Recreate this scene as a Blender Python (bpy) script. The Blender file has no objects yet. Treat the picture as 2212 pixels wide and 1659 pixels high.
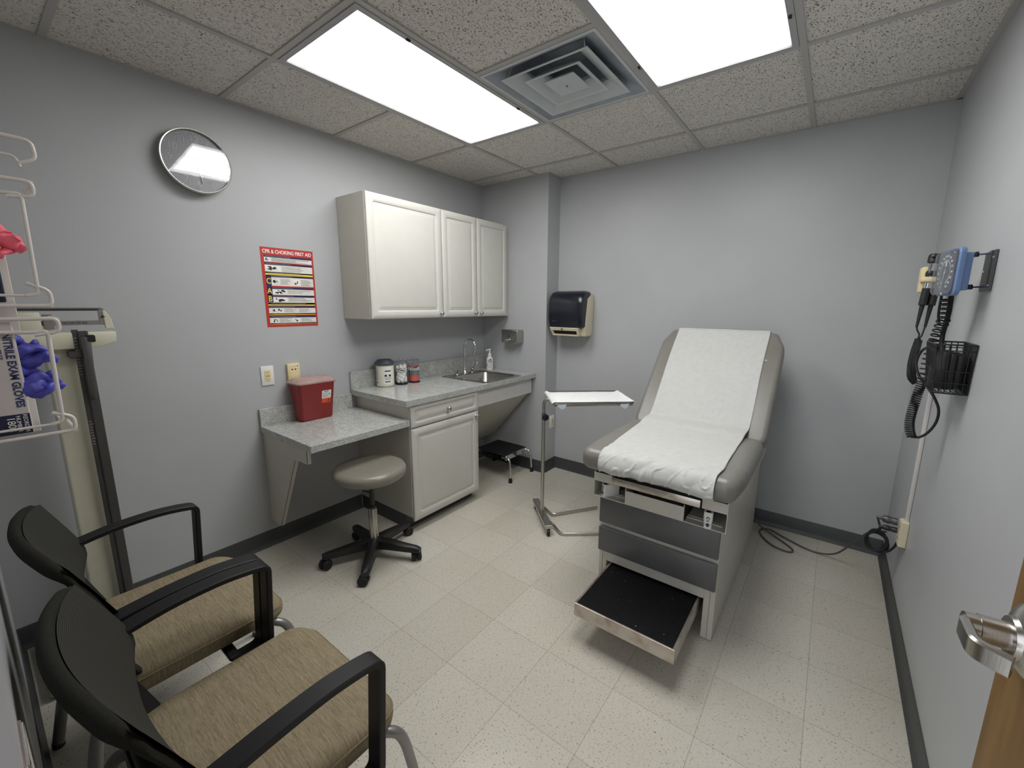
import bpy, bmesh, math, random
from mathutils import Vector, Matrix, noise
PI = math.pi
S = bpy.context.scene
COL = S.collection
R = math.radians

# ------------------------------------------------------------------ camera, world, lights' exposure
FPX, YAW, PITCH, ROLL = 900.97, 0.639647, -0.181621, -0.0071714
CAM = Vector((2.65022, -0.96936, 1.47994))
def camera():
    f = Vector((-math.sin(YAW)*math.cos(PITCH), math.cos(YAW)*math.cos(PITCH), math.sin(PITCH)))
    r = Vector((math.cos(YAW), math.sin(YAW), 0)); d = f.cross(r)
    r2 = r*math.cos(ROLL)+d*math.sin(ROLL); d2 = -r*math.sin(ROLL)+d*math.cos(ROLL)
    cd = bpy.data.cameras.new('camera'); cam = bpy.data.objects.new('camera', cd); COL.objects.link(cam)
    m = Matrix.Identity(4)
    for i in range(3):
        m[i][0] = r2[i]; m[i][1] = -d2[i]; m[i][2] = -f[i]; m[i][3] = CAM[i]
    cam.matrix_world = m
    cd.sensor_fit = 'HORIZONTAL'; cd.sensor_width = 36; cd.lens = FPX/2212*36
    cd.shift_x = -17.8/2212; cd.shift_y = -4.86/2212
    cd.clip_start = 0.005; cd.clip_end = 60
    S.camera = cam
camera()
S.view_settings.view_transform = 'Standard'; S.view_settings.look = 'None'
S.view_settings.exposure = 0.74; S.view_settings.gamma = 1.0; S.view_settings.use_curve_mapping = False
w = bpy.data.worlds.new('world'); S.world = w; w.use_nodes = True
w.node_tree.nodes['Background'].inputs[0].default_value = (0.85, 0.88, 0.92, 1)
w.node_tree.nodes['Background'].inputs[1].default_value = 1.3
PANEL_LIGHT = 8.0          # emission of the ceiling fixtures' lenses

# ------------------------------------------------------------------ materials
def srgb(r, g, b):
    f = lambda c: (c/255/12.92) if c <= 10 else ((c/255+.055)/1.055)**2.4
    return (f(r), f(g), f(b), 1)
class NT:
    def __init__(s, name):
        s.m = bpy.data.materials.new(name); s.m.use_nodes = True; s.t = s.m.node_tree; s.n = s.t.nodes
        s.b = s.n['Principled BSDF']; s.out = s.n['Material Output']
    def new(s, typ, **kw):
        x = s.n.new(typ)
        for k, v in kw.items():
            if k.startswith('i_'):
                key = k[2:]; key = int(key) if key.isdigit() else key.replace('_', ' ')
                x.inputs[key].default_value = v
            else: setattr(x, k, v)
        return x
    def link(s, a, b): s.t.links.new(a, b)
    def coord(s, scale=(1, 1, 1), kind='Object', rot=(0, 0, 0)):
        c = s.new('ShaderNodeTexCoord'); mp = s.new('ShaderNodeMapping'); mp.inputs['Scale'].default_value = scale
        mp.inputs['Rotation'].default_value = rot
        s.link(c.outputs[kind], mp.inputs[0]); return mp.outputs[0]
    def noise(s, vec, scale, detail=3, rough=.55):
        x = s.new('ShaderNodeTexNoise'); x.inputs['Scale'].default_value = scale; x.inputs['Detail'].default_value = detail
        x.inputs['Roughness'].default_value = rough
        s.link(vec, x.inputs['Vector']); return x.outputs[0]
    def ramp(s, val, stops, interp='LINEAR'):
        x = s.new('ShaderNodeValToRGB'); cr = x.color_ramp; cr.interpolation = interp
        while len(cr.elements) < len(stops): cr.elements.new(.5)
        for e, (p, c) in zip(cr.elements, stops):
            e.position = p; e.color = c if len(c) == 4 else (*c, 1)
        s.link(val, x.inputs[0]); return x.outputs[0]
    def mix(s, f, a, b, mode='MIX'):
        x = s.new('ShaderNodeMix'); x.data_type = 'RGBA'; x.blend_type = mode
        for sock, v in ((x.inputs[0], f), (x.inputs[6], a), (x.inputs[7], b)):
            if hasattr(v, 'links') or isinstance(v, bpy.types.NodeSocket): s.link(v, sock)
            else: sock.default_value = v
        return x.outputs[2]
    def bump(s, h, strength=.2, dist=.002):
        x = s.new('ShaderNodeBump'); x.inputs['Strength'].default_value = strength; x.inputs['Distance'].default_value = dist
        s.link(h, x.inputs['Height']); s.link(x.outputs[0], s.b.inputs['Normal'])
    def set(s, color=None, rough=None, metal=None, spec=None, alpha=None, trans=None, coat=None, ior=None):
        b = s.b.inputs
        if color is not None:
            if isinstance(color, tuple): b['Base Color'].default_value = color
            else: s.link(color, b['Base Color'])
        if rough is not None: b['Roughness'].default_value = rough
        if metal is not None: b['Metallic'].default_value = metal
        if spec is not None: b['Specular IOR Level'].default_value = spec
        if alpha is not None: b['Alpha'].default_value = alpha
        if trans is not None: b['Transmission Weight'].default_value = trans
        if coat is not None: b['Coat Weight'].default_value = coat
        if ior is not None: b['IOR'].default_value = ior
        return s.m
def simple(name, c, rough=.5, metal=0, var=.06, scale=12, bump=0, bscale=200, **kw):
    t = NT(name); v = t.coord(); n = t.noise(v, scale, 3)
    a = tuple(min(1, x*(1-var)) for x in c[:3])+(1,); b = tuple(min(1, x*(1+var)) for x in c[:3])+(1,)
    col = t.ramp(n, [(.3, a), (.7, b)])
    if bump: t.bump(t.noise(v, bscale, 2), bump, .001)
    return t.set(col, rough, metal, **kw)
MT = {}
MT['wall'] = simple('wall_paint', (.445, .46, .475, 1), .42, var=.025, scale=3, bump=.10, bscale=260, spec=.35)
MT['cab'] = simple('cabinet_thermofoil', srgb(201, 200, 194), .32, var=.015, spec=.4)
MT['cabside'] = simple('cabinet_melamine', srgb(198, 194, 184), .42, var=.02)
MT['apron'] = simple('apron_laminate', srgb(208, 206, 204), .4, var=.02)
MT['cove'] = simple('cove_base_rubber', srgb(66, 68, 70), .45, var=.08, scale=5)
MT['black'] = simple('black_plastic', srgb(28, 28, 30), .38, var=.1)
MT['blackrub'] = simple('black_rubber', srgb(24, 24, 26), .65, var=.15, scale=40)
MT['chrome'] = simple('chrome', (.62, .63, .64, 1), .08, 1, var=.01)
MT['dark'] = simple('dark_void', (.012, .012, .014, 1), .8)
MT['cream'] = simple('cream_plastic', srgb(226, 210, 165), .42, var=.03)
MT['white'] = simple('white_plastic', srgb(228, 228, 224), .38, var=.02)
MT['coated'] = simple('white_coated_wire', srgb(214, 208, 204), .35, var=.04)
MT['beige'] = simple('beige_enamel', srgb(206, 203, 184), .35, var=.03)
MT['tablemetal'] = simple('taupe_enamel', srgb(200, 197, 187), .33, var=.03, bump=.04)
MT['tabledark'] = simple('charcoal_drawer', srgb(92, 93, 94), .38, var=.04)
MT['vinyl'] = simple('grey_vinyl', srgb(124, 122, 116), .34, var=.05, scale=8, bump=.12, bscale=320, spec=.5)
MT['stoolvinyl'] = simple('taupe_vinyl', srgb(130, 126, 116), .27, var=.04, scale=8, bump=.05, bscale=320)
MT['silver'] = simple('silver_enamel', srgb(148, 147, 146), .35, .6, var=.04)
MT['red'] = simple('sharps_red', srgb(150, 30, 26), .35, var=.04)
MT['blue'] = simple('gauge_blue', srgb(108, 134, 178), .35, var=.04)
MT['gaugeface'] = simple('gauge_face', srgb(92, 97, 106), .5)
MT['whiteink'] = simple('white_print', srgb(232, 232, 228), .6)
MT['blackink'] = simple('black_print', srgb(30, 30, 34), .6)
MT['greyink'] = simple('grey_print', srgb(120, 118, 116), .6)
MT['orange'] = simple('orange_label', srgb(226, 80, 30), .5)
MT['navy'] = simple('navy_card', srgb(26, 32, 64), .5)
MT['boxgrey'] = simple('glove_box_card', srgb(198, 190, 190), .55)
MT['navyink'] = simple('navy_print', srgb(44, 56, 98), .6)
MT['purple'] = simple('purple_nitrile', srgb(78, 78, 180), .5, var=.18, scale=60, bump=.5, bscale=90)
MT['pink'] = simple('pink_nitrile', srgb(226, 96, 116), .5, var=.15, scale=60, bump=.5, bscale=90)
MT['ivory'] = simple('ivory_plastic', srgb(214, 205, 180), .4, var=.03)
MT['tubwhite'] = simple('tub_plastic', srgb(224, 220, 204), .4)
MT['slate'] = simple('slate_lid', srgb(70, 78, 88), .45)
MT['navyplastic'] = simple('dispenser_cover', srgb(24, 28, 38), .22, var=.05)
MT['postred'] = simple('poster_red', srgb(186, 44, 40), .45, var=.03)
MT['postnavy'] = simple('poster_navy', srgb(36, 32, 84), .45)
MT['postyel'] = simple('poster_yellow', srgb(240, 214, 70), .45)
MT['postpaper'] = simple('poster_paper', srgb(222, 220, 214), .5)
MT['towel'] = simple('tray_towel', srgb(232, 234, 234), .85, var=.03, scale=30, bump=.4, bscale=120)
MT['bluetowel'] = simple('tray_towel_back', srgb(190, 205, 214), .85)
MT['cotton'] = simple('cotton', srgb(240, 240, 238), .95, bump=.8, bscale=300)
MT['packred'] = simple('packet_red', srgb(224, 96, 84), .5)
MT['cordgrey'] = simple('cord_grey', srgb(84, 84, 86), .5)
MT['greymetal'] = simple('dark_steel', srgb(92, 92, 92), .4, .7)
MT['gridwhite'] = simple('ceiling_grid_enamel', srgb(178, 175, 172), .45, var=.02)
MT['fixture'] = simple('fixture_frame', srgb(170, 170, 172), .4, var=.02)
MT['dusty'] = simple('dusty_duct', srgb(158, 164, 172), .7, var=.22, scale=5)
MT['ventmetal'] = simple('vent_enamel', srgb(196, 202, 204), .5, var=.05, scale=8)
MT['concealed'] = simple('board_beyond', (.30, .30, .29, 1), .8)
def brushed(name, c, rough=.28, sc=(4, 4, 300)):
    t = NT(name); n = t.noise(t.coord(sc), 6, 4)
    col = t.ramp(n, [(.25, tuple(x*.82 for x in c[:3])+(1,)), (.75, c)])
    t.bump(n, .08, .0005)
    return t.set(col, rough, 1)
MT['steel'] = brushed('brushed_steel', (.52, .50, .47, 1), .27, (120, 120, 3))
MT['steelbowl'] = brushed('sink_steel', (.48, .46, .43, 1), .24, (3, 150, 3))
MT['steelworn'] = None
def worn():
    t = NT('worn_steel'); v = t.coord(); n = t.noise(v, 14, 5); n2 = t.noise(t.coord((3, 3, 40)), 5, 3)
    col = t.ramp(n, [(.35, (.40, .33, .29, 1)), (.5, (.56, .51, .46, 1)), (.75, (.62, .60, .56, 1))])
    t.bump(n2, .1, .001); return t.set(col, .33, .85)
MT['steelworn'] = worn()
def granite():
    t = NT('granite_laminate'); v = t.coord()
    n1 = t.noise(v, 270, 2, .6); n2 = t.noise(t.coord((1, 1.3, 1)), 220, 2, .6); n3 = t.noise(v, 22, 3)
    base = t.ramp(n3, [(.3, srgb(176, 179, 176)), (.7, srgb(200, 203, 200))])
    light = t.ramp(n2, [(.60, (0, 0, 0, 1)), (.64, (1, 1, 1, 1))])
    c1 = t.mix(light, base, srgb(212, 215, 213))
    dark = t.ramp(n1, [(.385, (1, 1, 1, 1)), (.43, (0, 0, 0, 1))])
    c2 = t.mix(dark, c1, srgb(92, 92, 89))
    mid = t.ramp(t.noise(t.coord((1.2, 1, 1.1)), 150, 2, .6), [(.38, (1, 1, 1, 1)), (.44, (0, 0, 0, 1))])
    c3 = t.mix(mid, c2, srgb(150, 149, 144))
    return t.set(c3, .09, spec=.55)
MT['granite'] = granite()
def tilefloor():
    t = NT('vinyl_composition_tile'); c = t.new('ShaderNodeTexCoord')
    sep = t.new('ShaderNodeSeparateXYZ'); t.link(c.outputs['Object'], sep.inputs[0])
    TS = .3048; ox, oy = -.0171*TS/TS, .0646
    def cell(sock, off):
        a = t.new('ShaderNodeMath', operation='SUBTRACT'); t.link(sock, a.inputs[0]); a.inputs[1].default_value = off
        d = t.new('ShaderNodeMath', operation='DIVIDE'); t.link(a.outputs[0], d.inputs[0]); d.inputs[1].default_value = TS
        fl = t.new('ShaderNodeMath', operation='FLOOR'); t.link(d.outputs[0], fl.inputs[0])
        fr = t.new('ShaderNodeMath', operation='SUBTRACT'); t.link(d.outputs[0], fr.inputs[0]); t.link(fl.outputs[0], fr.inputs[1])
        m = t.new('ShaderNodeMath', operation='SUBTRACT'); m.inputs[0].default_value = 1; t.link(fr.outputs[0], m.inputs[1])
        mn = t.new('ShaderNodeMath', operation='MINIMUM'); t.link(fr.outputs[0], mn.inputs[0]); t.link(m.outputs[0], mn.inputs[1])
        return mn.outputs[0], fl.outputs[0]
    ex, ix = cell(sep.outputs[0], -.0171); ey, iy = cell(sep.outputs[1], oy)
    comb = t.new('ShaderNodeCombineXYZ'); t.link(ix, comb.inputs[0]); t.link(iy, comb.inputs[1])
    wn = t.new('ShaderNodeTexWhiteNoise', noise_dimensions='3D'); t.link(comb.outputs[0], wn.inputs['Vector'])
    tilecol = t.ramp(wn.outputs['Value'], [(0, srgb(196, 192, 182)), (1, srgb(206, 203, 194))])
    # flecks: stretched noise, direction turned a quarter on every other tile
    par = t.new('ShaderNodeMath', operation='ADD'); t.link(ix, par.inputs[0]); t.link(iy, par.inputs[1])
    md = t.new('ShaderNodeMath', operation='PINGPONG'); t.link(par.outputs[0], md.inputs[0]); md.inputs[1].default_value = 1
    v1 = t.coord((34, 90, 34), rot=(0, 0, R(62))); v2 = t.coord((34, 90, 34), rot=(0, 0, R(28)))
    vm = t.new('ShaderNodeMix', data_type='VECTOR'); t.link(md.outputs[0], vm.inputs[0]); t.link(v1, vm.inputs[4]); t.link(v2, vm.inputs[5])
    n = t.noise(vm.outputs[1], 2.7, 2, .6); n2 = t.noise(vm.outputs[1], 3.0, 1, .5)
    fk = t.ramp(n, [(.33, (1, 1, 1, 1)), (.365, (0, 0, 0, 1))]); fk2 = t.ramp(n2, [(.62, (0, 0, 0, 1)), (.66, (1, 1, 1, 1))])
    cc = t.mix(fk2, tilecol, srgb(184, 178, 166)); cc = t.mix(fk, cc, srgb(106, 99, 84))
    soil = t.ramp(t.noise(t.coord(), 1.3, 4), [(.3, (.93, .91, .86, 1)), (.7, (1, 1, 1, 1))])
    cc = t.mix(1.0, cc, soil, 'MULTIPLY')
    seam = t.new('ShaderNodeMath', operation='MINIMUM'); t.link(ex, seam.inputs[0]); t.link(ey, seam.inputs[1])
    sm = t.ramp(seam.outputs[0], [(.0, (.75, .75, .75, 1)), (.0045, (0, 0, 0, 1))])
    cc = t.mix(sm, cc, srgb(120, 112, 98))
    t.bump(t.noise(t.coord(), 5, 2), .12, .004)
    return t.set(cc, .24, spec=.42)
MT['floor'] = tilefloor()
def ceiltile():
    t = NT('acoustic_tile'); v = t.coord((1, .55, 1))
    n = t.noise(v, 230, 2, .6); n2 = t.noise(t.coord((1, .8, 1)), 90, 3, .6)
    hole = t.ramp(n, [(.355, (1, 1, 1, 1)), (.40, (0, 0, 0, 1))])
    base = t.ramp(n2, [(.3, srgb(206, 202, 196)), (.7, srgb(224, 220, 214))])
    t.bump(t.ramp(n, [(.3, (0, 0, 0, 1)), (.42, (1, 1, 1, 1))]), .6, .003)
    return t.set(t.mix(hole, base, srgb(70, 66, 62)), .9, spec=.1)
MT['ctile'] = ceiltile()
def lens():
    t = NT('prismatic_lens')
    c = t.new('ShaderNodeTexCoord'); sep = t.new('ShaderNodeSeparateXYZ'); t.link(c.outputs['Object'], sep.inputs[0])
    # brighter bands where the tubes run behind the lens
    mu = t.new('ShaderNodeMath', operation='MULTIPLY'); t.link(sep.outputs[0], mu.inputs[0]); mu.inputs[1].default_value = 2*PI/.19
    co = t.new('ShaderNodeMath', operation='COSINE'); t.link(mu.outputs[0], co.inputs[0])
    ma = t.new('ShaderNodeMath', operation='MULTIPLY_ADD'); t.link(co.outputs[0], ma.inputs[0]); ma.inputs[1].default_value = .16; ma.inputs[2].default_value = .9
    vo = t.new('ShaderNodeTexVoronoi'); vo.inputs['Scale'].default_value = 130; t.link(c.outputs['Object'], vo.inputs['Vector'])
    vm = t.new('ShaderNodeMath', operation='MULTIPLY_ADD'); t.link(vo.outputs['Distance'], vm.inputs[0]); vm.inputs[1].default_value = -.22; vm.inputs[2].default_value = 1.06
    m2 = t.new('ShaderNodeMath', operation='MULTIPLY'); t.link(ma.outputs[0], m2.inputs[0]); t.link(vm.outputs[0], m2.inputs[1])
    m3 = t.new('ShaderNodeMath', operation='MULTIPLY'); t.link(m2.outputs[0], m3.inputs[0]); m3.inputs[1].default_value = PANEL_LIGHT
    e = t.new('ShaderNodeEmission'); e.inputs[0].default_value = (1, .99, .965, 1); t.link(m3.outputs[0], e.inputs[1])
    t.link(e.outputs[0], t.out.inputs[0]); return t.m
MT['lens'] = lens()
def fabric():
    t = NT('striated_upholstery'); n = t.noise(t.coord((18, 260, 18)), 1.0, 5, .75); n2 = t.noise(t.coord((60, 500, 60)), 1.0, 3, .7)
    c = t.ramp(n, [(.28, srgb(88, 77, 60)), (.42, srgb(124, 112, 90)), (.58, srgb(148, 136, 111)), (.75, srgb(168, 157, 132))])
    c = t.mix(.35, c, t.ramp(n2, [(.3, srgb(100, 88, 68)), (.7, srgb(172, 160, 134))]))
    t.bump(n2, .35, .001); return t.set(c, .85, spec=.2)
MT['fabric'] = fabric()
def meshfab():
    t = NT('back_mesh'); v = t.coord()
    w1 = t.new('ShaderNodeTexWave', wave_type='BANDS', bands_direction='X'); w1.inputs['Scale'].default_value = 85; t.link(v, w1.inputs['Vector'])
    w2 = t.new('ShaderNodeTexWave', wave_type='BANDS', bands_direction='Z'); w2.inputs['Scale'].default_value = 70; t.link(v, w2.inputs['Vector'])
    m = t.mix(1.0, w1.outputs[0], w2.outputs[0], 'MULTIPLY')
    t.bump(m, .35, .001); c = t.ramp(m, [(.05, srgb(40, 40, 37)), (.8, srgb(74, 74, 68))]); return t.set(c, .8, spec=.2)
MT['mesh'] = meshfab()
MT['meshborder'] = simple('back_border_knit', srgb(38, 38, 34), .9, var=.15, scale=200, spec=.15, bump=.3, bscale=500)
MT['armblack'] = simple('arm_plastic', srgb(22, 22, 24), .5, var=.05, spec=.35)
def wood():
    t = NT('maple_door'); n = t.noise(t.coord((14, 14, 1.2)), 3, 5, .65); n2 = t.noise(t.coord((2, 2, .8)), 2, 3)
    c = t.ramp(n, [(.3, srgb(100, 74, 40)), (.5, srgb(124, 94, 54)), (.75, srgb(142, 112, 68))])
    c = t.mix(.3, c, t.ramp(n2, [(.3, srgb(100, 74, 40)), (.7, srgb(138, 106, 64))])); return t.set(c, .35)
MT['wood'] = wood()
def stepmat():
    t = NT('step_mat'); v = t.coord(); n = t.noise(v, 60, 4, .7); sp = t.noise(t.coord(), 75, 1)
    c = t.ramp(n, [(.3, srgb(10, 10, 12)), (.8, srgb(24, 24, 28))])
    s = t.ramp(sp, [(.775, (0, 0, 0, 1)), (.785, (1, 1, 1, 1))]); t.bump(n, .2, .001)
    return t.set(t.mix(s, c, srgb(190, 190, 190)), .6, spec=.15)
MT['stepmat'] = stepmat()
def papermat():
    t = NT('exam_paper'); v = t.coord(); n = t.noise(v, 420, 3, .7); n2 = t.noise(v, 38, 4, .6)
    c = t.ramp(n2, [(.3, srgb(190, 191, 189)), (.7, srgb(198, 199, 197))])
    t.bump(n, .35, .001); return t.set(c, .75, spec=.2)
MT['paper'] = papermat()
def glass(name, c=(1, 1, 1, 1), rough=.03, alpha=.16):
    t = NT(name); g = t.new('ShaderNodeBsdfGlossy'); g.inputs['Roughness'].default_value = rough
    tr = t.new('ShaderNodeBsdfTransparent'); tr.inputs[0].default_value = c
    fr = t.new('ShaderNodeLayerWeight'); fr.inputs[0].default_value = .5
    pw = t.new('ShaderNodeMath', operation='POWER'); t.link(fr.outputs['Facing'], pw.inputs[0]); pw.inputs[1].default_value = 3.5
    ad = t.new('ShaderNodeMath', operation='MULTIPLY_ADD'); t.link(pw.outputs[0], ad.inputs[0]); ad.inputs[1].default_value = .7; ad.inputs[2].default_value = .045+alpha*.1
    mx = t.new('ShaderNodeMixShader'); t.link(ad.outputs[0], mx.inputs[0]); t.link(tr.outputs[0], mx.inputs[1]); t.link(g.outputs[0], mx.inputs[2])
    t.link(mx.outputs[0], t.out.inputs[0]); return t.m
MT['glass'] = glass('clear_acrylic', (.93, .93, .95, 1))
MT['lid'] = glass('translucent_lid', (.86, .80, .78, 1), .15, .6)
def frosted():
    t = NT('frosted_lid'); v = t.coord(); n = t.noise(v, 20, 2)
    return t.set(t.ramp(n, [(.3, srgb(190, 160, 155)), (.7, srgb(204, 176, 170))]), .25, trans=.35)
MT['frosted'] = frosted()
def clockface():
    t = NT('silver_clock_face'); n = t.noise(t.coord((1, 1, 1)), 90, 3)
    return t.set(t.ramp(n, [(.3, (.29, .29, .285, 1)), (.7, (.33, .33, .325, 1))]), .45, .3)
MT['clockface'] = clockface()

# ------------------------------------------------------------------ mesh helpers
class MB:
    def __init__(s): s.v = []; s.f = []; s.m = []; s.cur = 0; s.T = Matrix.Identity(4)
    def add(s, vs, fs):
        o = len(s.v); s.v += [tuple(s.T @ Vector(p)) for p in vs]; s.f += [tuple(o+i for i in f) for f in fs]; s.m += [s.cur]*len(fs); return s
    def mat(s, i): s.cur = i; return s
    def xf(s, T=None): s.T = T or Matrix.Identity(4); return s
    def box(s, x0, x1, y0, y1, z0, z1):
        return s.add([(x0, y0, z0), (x1, y0, z0), (x1, y1, z0), (x0, y1, z0), (x0, y0, z1), (x1, y0, z1), (x1, y1, z1), (x0, y1, z1)],
                     [(3, 2, 1, 0), (4, 5, 6, 7), (0, 1, 5, 4), (1, 2, 6, 5), (2, 3, 7, 6), (3, 0, 4, 7)])
    def bm(s, b):
        b.verts.ensure_lookup_table(); b.verts.index_update()
        s.add([v.co.copy() for v in b.verts], [tuple(v.index for v in f.verts) for f in b.faces]); b.free(); return s
    def rbox(s, x0, x1, y0, y1, z0, z1, r=.005, seg=2):
        b = bmesh.new(); bmesh.ops.create_cube(b, size=1)
        for v in b.verts: v.co = Vector(((x0+x1)/2+v.co.x*(x1-x0), (y0+y1)/2+v.co.y*(y1-y0), (z0+z1)/2+v.co.z*(z1-z0)))
        r = min(r, .49*min(x1-x0, y1-y0, z1-z0)); bmesh.ops.bevel(b, geom=b.edges[:], offset=r, segments=seg, profile=.5, affect='EDGES'); return s.bm(b)
    def prism(s, poly, t0, t1, r=0, seg=3, corner=True):
        """polygon in local xy (ccw), extruded z t0..t1, all edges rounded by r"""
        b = bmesh.new(); vs = [b.verts.new((p[0], p[1], t0)) for p in poly]; f = b.faces.new(vs)
        e = bmesh.ops.extrude_face_region(b, geom=[f]); nv = [g for g in e['geom'] if isinstance(g, bmesh.types.BMVert)]
        for v in nv: v.co.z = t1
        bmesh.ops.recalc_face_normals(b, faces=b.faces[:])
        if r:
            ed = [x for x in b.edges if corner or abs(x.verts[0].co.z-x.verts[1].co.z) < 1e-6]
            bmesh.ops.bevel(b, geom=ed, offset=r, segments=seg, profile=.5, affect='EDGES')
        return s.bm(b)
    def tube(s, pts, r, n=10, closed=False, cap=True, up=None):
        P = [Vector(p) for p in pts]; N = len(P); rs = r if isinstance(r, (list, tuple)) else [r]*N
        T = []
        for i in range(N):
            a = P[i-1] if (i > 0 or closed) else P[i]; b = P[(i+1) % N] if (i < N-1 or closed) else P[i]
            T.append((b-a).normalized())
        u = Vector(up) if up else (Vector((0, 0, 1)) if abs(T[0].z) < .9 else Vector((1, 0, 0)))
        u = (u-T[0]*u.dot(T[0])).normalized(); vs = []; fs = []
        for i in range(N):
            u = (u-T[i]*u.dot(T[i])).normalized(); w_ = T[i].cross(u)
            for k in range(n):
                a = 2*PI*k/n; vs.append(P[i]+(u*math.cos(a)+w_*math.sin(a))*rs[i])
        M_ = N if closed else N-1
        for i in range(M_):
            for k in range(n):
                j = (i+1) % N; fs.append((i*n+k, i*n+(k+1) % n, j*n+(k+1) % n, j*n+k))
        if cap and not closed: fs.append(tuple(range(n))[::-1]); fs.append(tuple((N-1)*n+k for k in range(n)))
        return s.add(vs, fs)
    def strap(s, pts, w_, t_, side, r=0):
        """rectangular section swept on pts; side = width direction"""
        P = [Vector(p) for p in pts]; N = len(P); vs = []; fs = []; sd = Vector(side).normalized()
        for i in range(N):
            a = P[max(i-1, 0)]; b = P[min(i+1, N-1)]; T = (b-a).normalized(); nn = T.cross(sd).normalized()
            k = 1
            W = w_[i] if isinstance(w_, (list, tuple)) else w_
            c = min(.25*t_, .003)
            prof = [(-W/2+c, -t_/2), (W/2-c, -t_/2), (W/2, -t_/2+c), (W/2, t_/2-c), (W/2-c, t_/2), (-W/2+c, t_/2), (-W/2, t_/2-c), (-W/2, -t_/2+c)]
            vs += [P[i]+sd*x+nn*y for x, y in prof]
        for i in range(N-1):
            for k in range(8): fs.append((i*8+k, i*8+(k+1) % 8, i*8+8+(k+1) % 8, i*8+8+k))
        fs.append(tuple(range(8))[::-1]); fs.append(tuple((N-1)*8+k for k in range(8)))
        return s.add(vs, fs)
    def lathe(s, prof, n=32, T=None, sx=1, sy=1, caps=True):
        vs = []; fs = []; N = len(prof)
        for r, z in prof:
            for k in range(n):
                a = 2*PI*k/n; vs.append((r*math.cos(a)*sx, r*math.sin(a)*sy, z))
        for i in range(N-1):
            for k in range(n): fs.append((i*n+k, i*n+(k+1) % n, (i+1)*n+(k+1) % n, (i+1)*n+k))
        if caps and prof[0][0] > 1e-6: fs.append(tuple(range(n))[::-1])
        if caps and prof[-1][0] > 1e-6: fs.append(tuple((N-1)*n+k for k in range(n)))
        old = s.T; s.T = old @ T if T else old; s.add(vs, fs); s.T = old; return s
    def rings(s, rings, cap0=False, cap1=True):
        n = len(rings[0]); vs = [p for r in rings for p in r]; fs = []
        for i in range(len(rings)-1):
            for k in range(n): fs.append((i*n+k, i*n+(k+1) % n, (i+1)*n+(k+1) % n, (i+1)*n+k))
        if cap0: fs.append(tuple(range(n))[::-1])
        if cap1: fs.append(tuple((len(rings)-1)*n+k for k in range(n)))
        return s.add(vs, fs)
    def text(s, txt, size, T, depth=.0004, align='CENTER', bold=0.0, sx=1.0):
        cu = bpy.data.curves.new('txt', 'FONT'); cu.body = txt; cu.size = size; cu.align_x = align; cu.align_y = 'CENTER'
        cu.extrude = depth; cu.offset = bold; cu.resolution_u = 3
        o = bpy.data.objects.new('txt', cu); COL.objects.link(o); dg = bpy.context.evaluated_depsgraph_get()
        me = bpy.data.meshes.new_from_object(o.evaluated_get(dg)); old = s.T
        s.T = old @ T @ Matrix.Diagonal((sx, 1, 1, 1)); s.add([v.co.copy() for v in me.vertices], [tuple(p.vertices) for p in me.polygons]); s.T = old
        bpy.data.objects.remove(o); bpy.data.curves.remove(cu); bpy.data.meshes.remove(me); return s
def build(name, mb, mats, parent=None, smooth=35, bevel=0, loc=None):
    me = bpy.data.meshes.new(name)
    off = Vector(loc) if loc is not None else Vector((0, 0, 0))
    me.from_pydata([tuple(Vector(v)-off) for v in mb.v], [], mb.f)
    for m in (mats if isinstance(mats, list) else [mats]): me.materials.append(MT[m])
    for p, i in zip(me.polygons, mb.m): p.material_index = i
    b = bmesh.new(); b.from_mesh(me); bmesh.ops.remove_doubles(b, verts=b.verts[:], dist=1e-6); bmesh.ops.recalc_face_normals(b, faces=b.faces[:]); b.to_mesh(me); b.free()
    if smooth:
        me.shade_smooth(); me.set_sharp_from_angle(angle=R(smooth))
    o = bpy.data.objects.new(name, me); COL.objects.link(o)
    if bevel:
        md = o.modifiers.new('bevel', 'BEVEL'); md.width = bevel; md.segments = 2; md.limit_method = 'ANGLE'; md.angle_limit = R(40); md.harden_normals = False
    if loc is not None: o.location = off
    if parent is not None:
        o.parent = parent
        if loc is None: o.location = -parent.location if parent.parent is None else (0, 0, 0)
        else: o.location = off-parent.location
    return o
def tag(o, label=None, cat=None, group=None, kind=None):
    if label: o['label'] = label
    if cat: o['category'] = cat
    if group: o['group'] = group
    if kind: o['kind'] = kind
    return o
def thing(name, label, cat, loc=(0, 0, 0), group=None):
    o = bpy.data.objects.new(name, None); COL.objects.link(o); o.location = loc; o.empty_display_size = .1
    return tag(o, label, cat, group)
def sub(name, mb, mats, part, **kw):
    """a piece of a part: world-space mesh under a part that sits at its thing's frame"""
    o = build(name, mb, mats, None, **kw); o.parent = part; o.location = (0, 0, 0); return o
def struct(name, mb, mats, smooth=0, label=None, cat=None):
    o = build(name, mb, mats, None, smooth=smooth); o['kind'] = 'structure'
    if label: o['label'] = label
    if cat: o['category'] = cat
    return o
def dup(root, off, label, group=None):
    def cp(o, par):
        c = o.copy(); COL.objects.link(c)
        if par is not None: c.parent = par
        for ch in list(o.children): cp(ch, c)
        return c
    r = cp(root, None); r.location = Vector(root.location)+Vector(off)
    r['label'] = label
    return r
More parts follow.
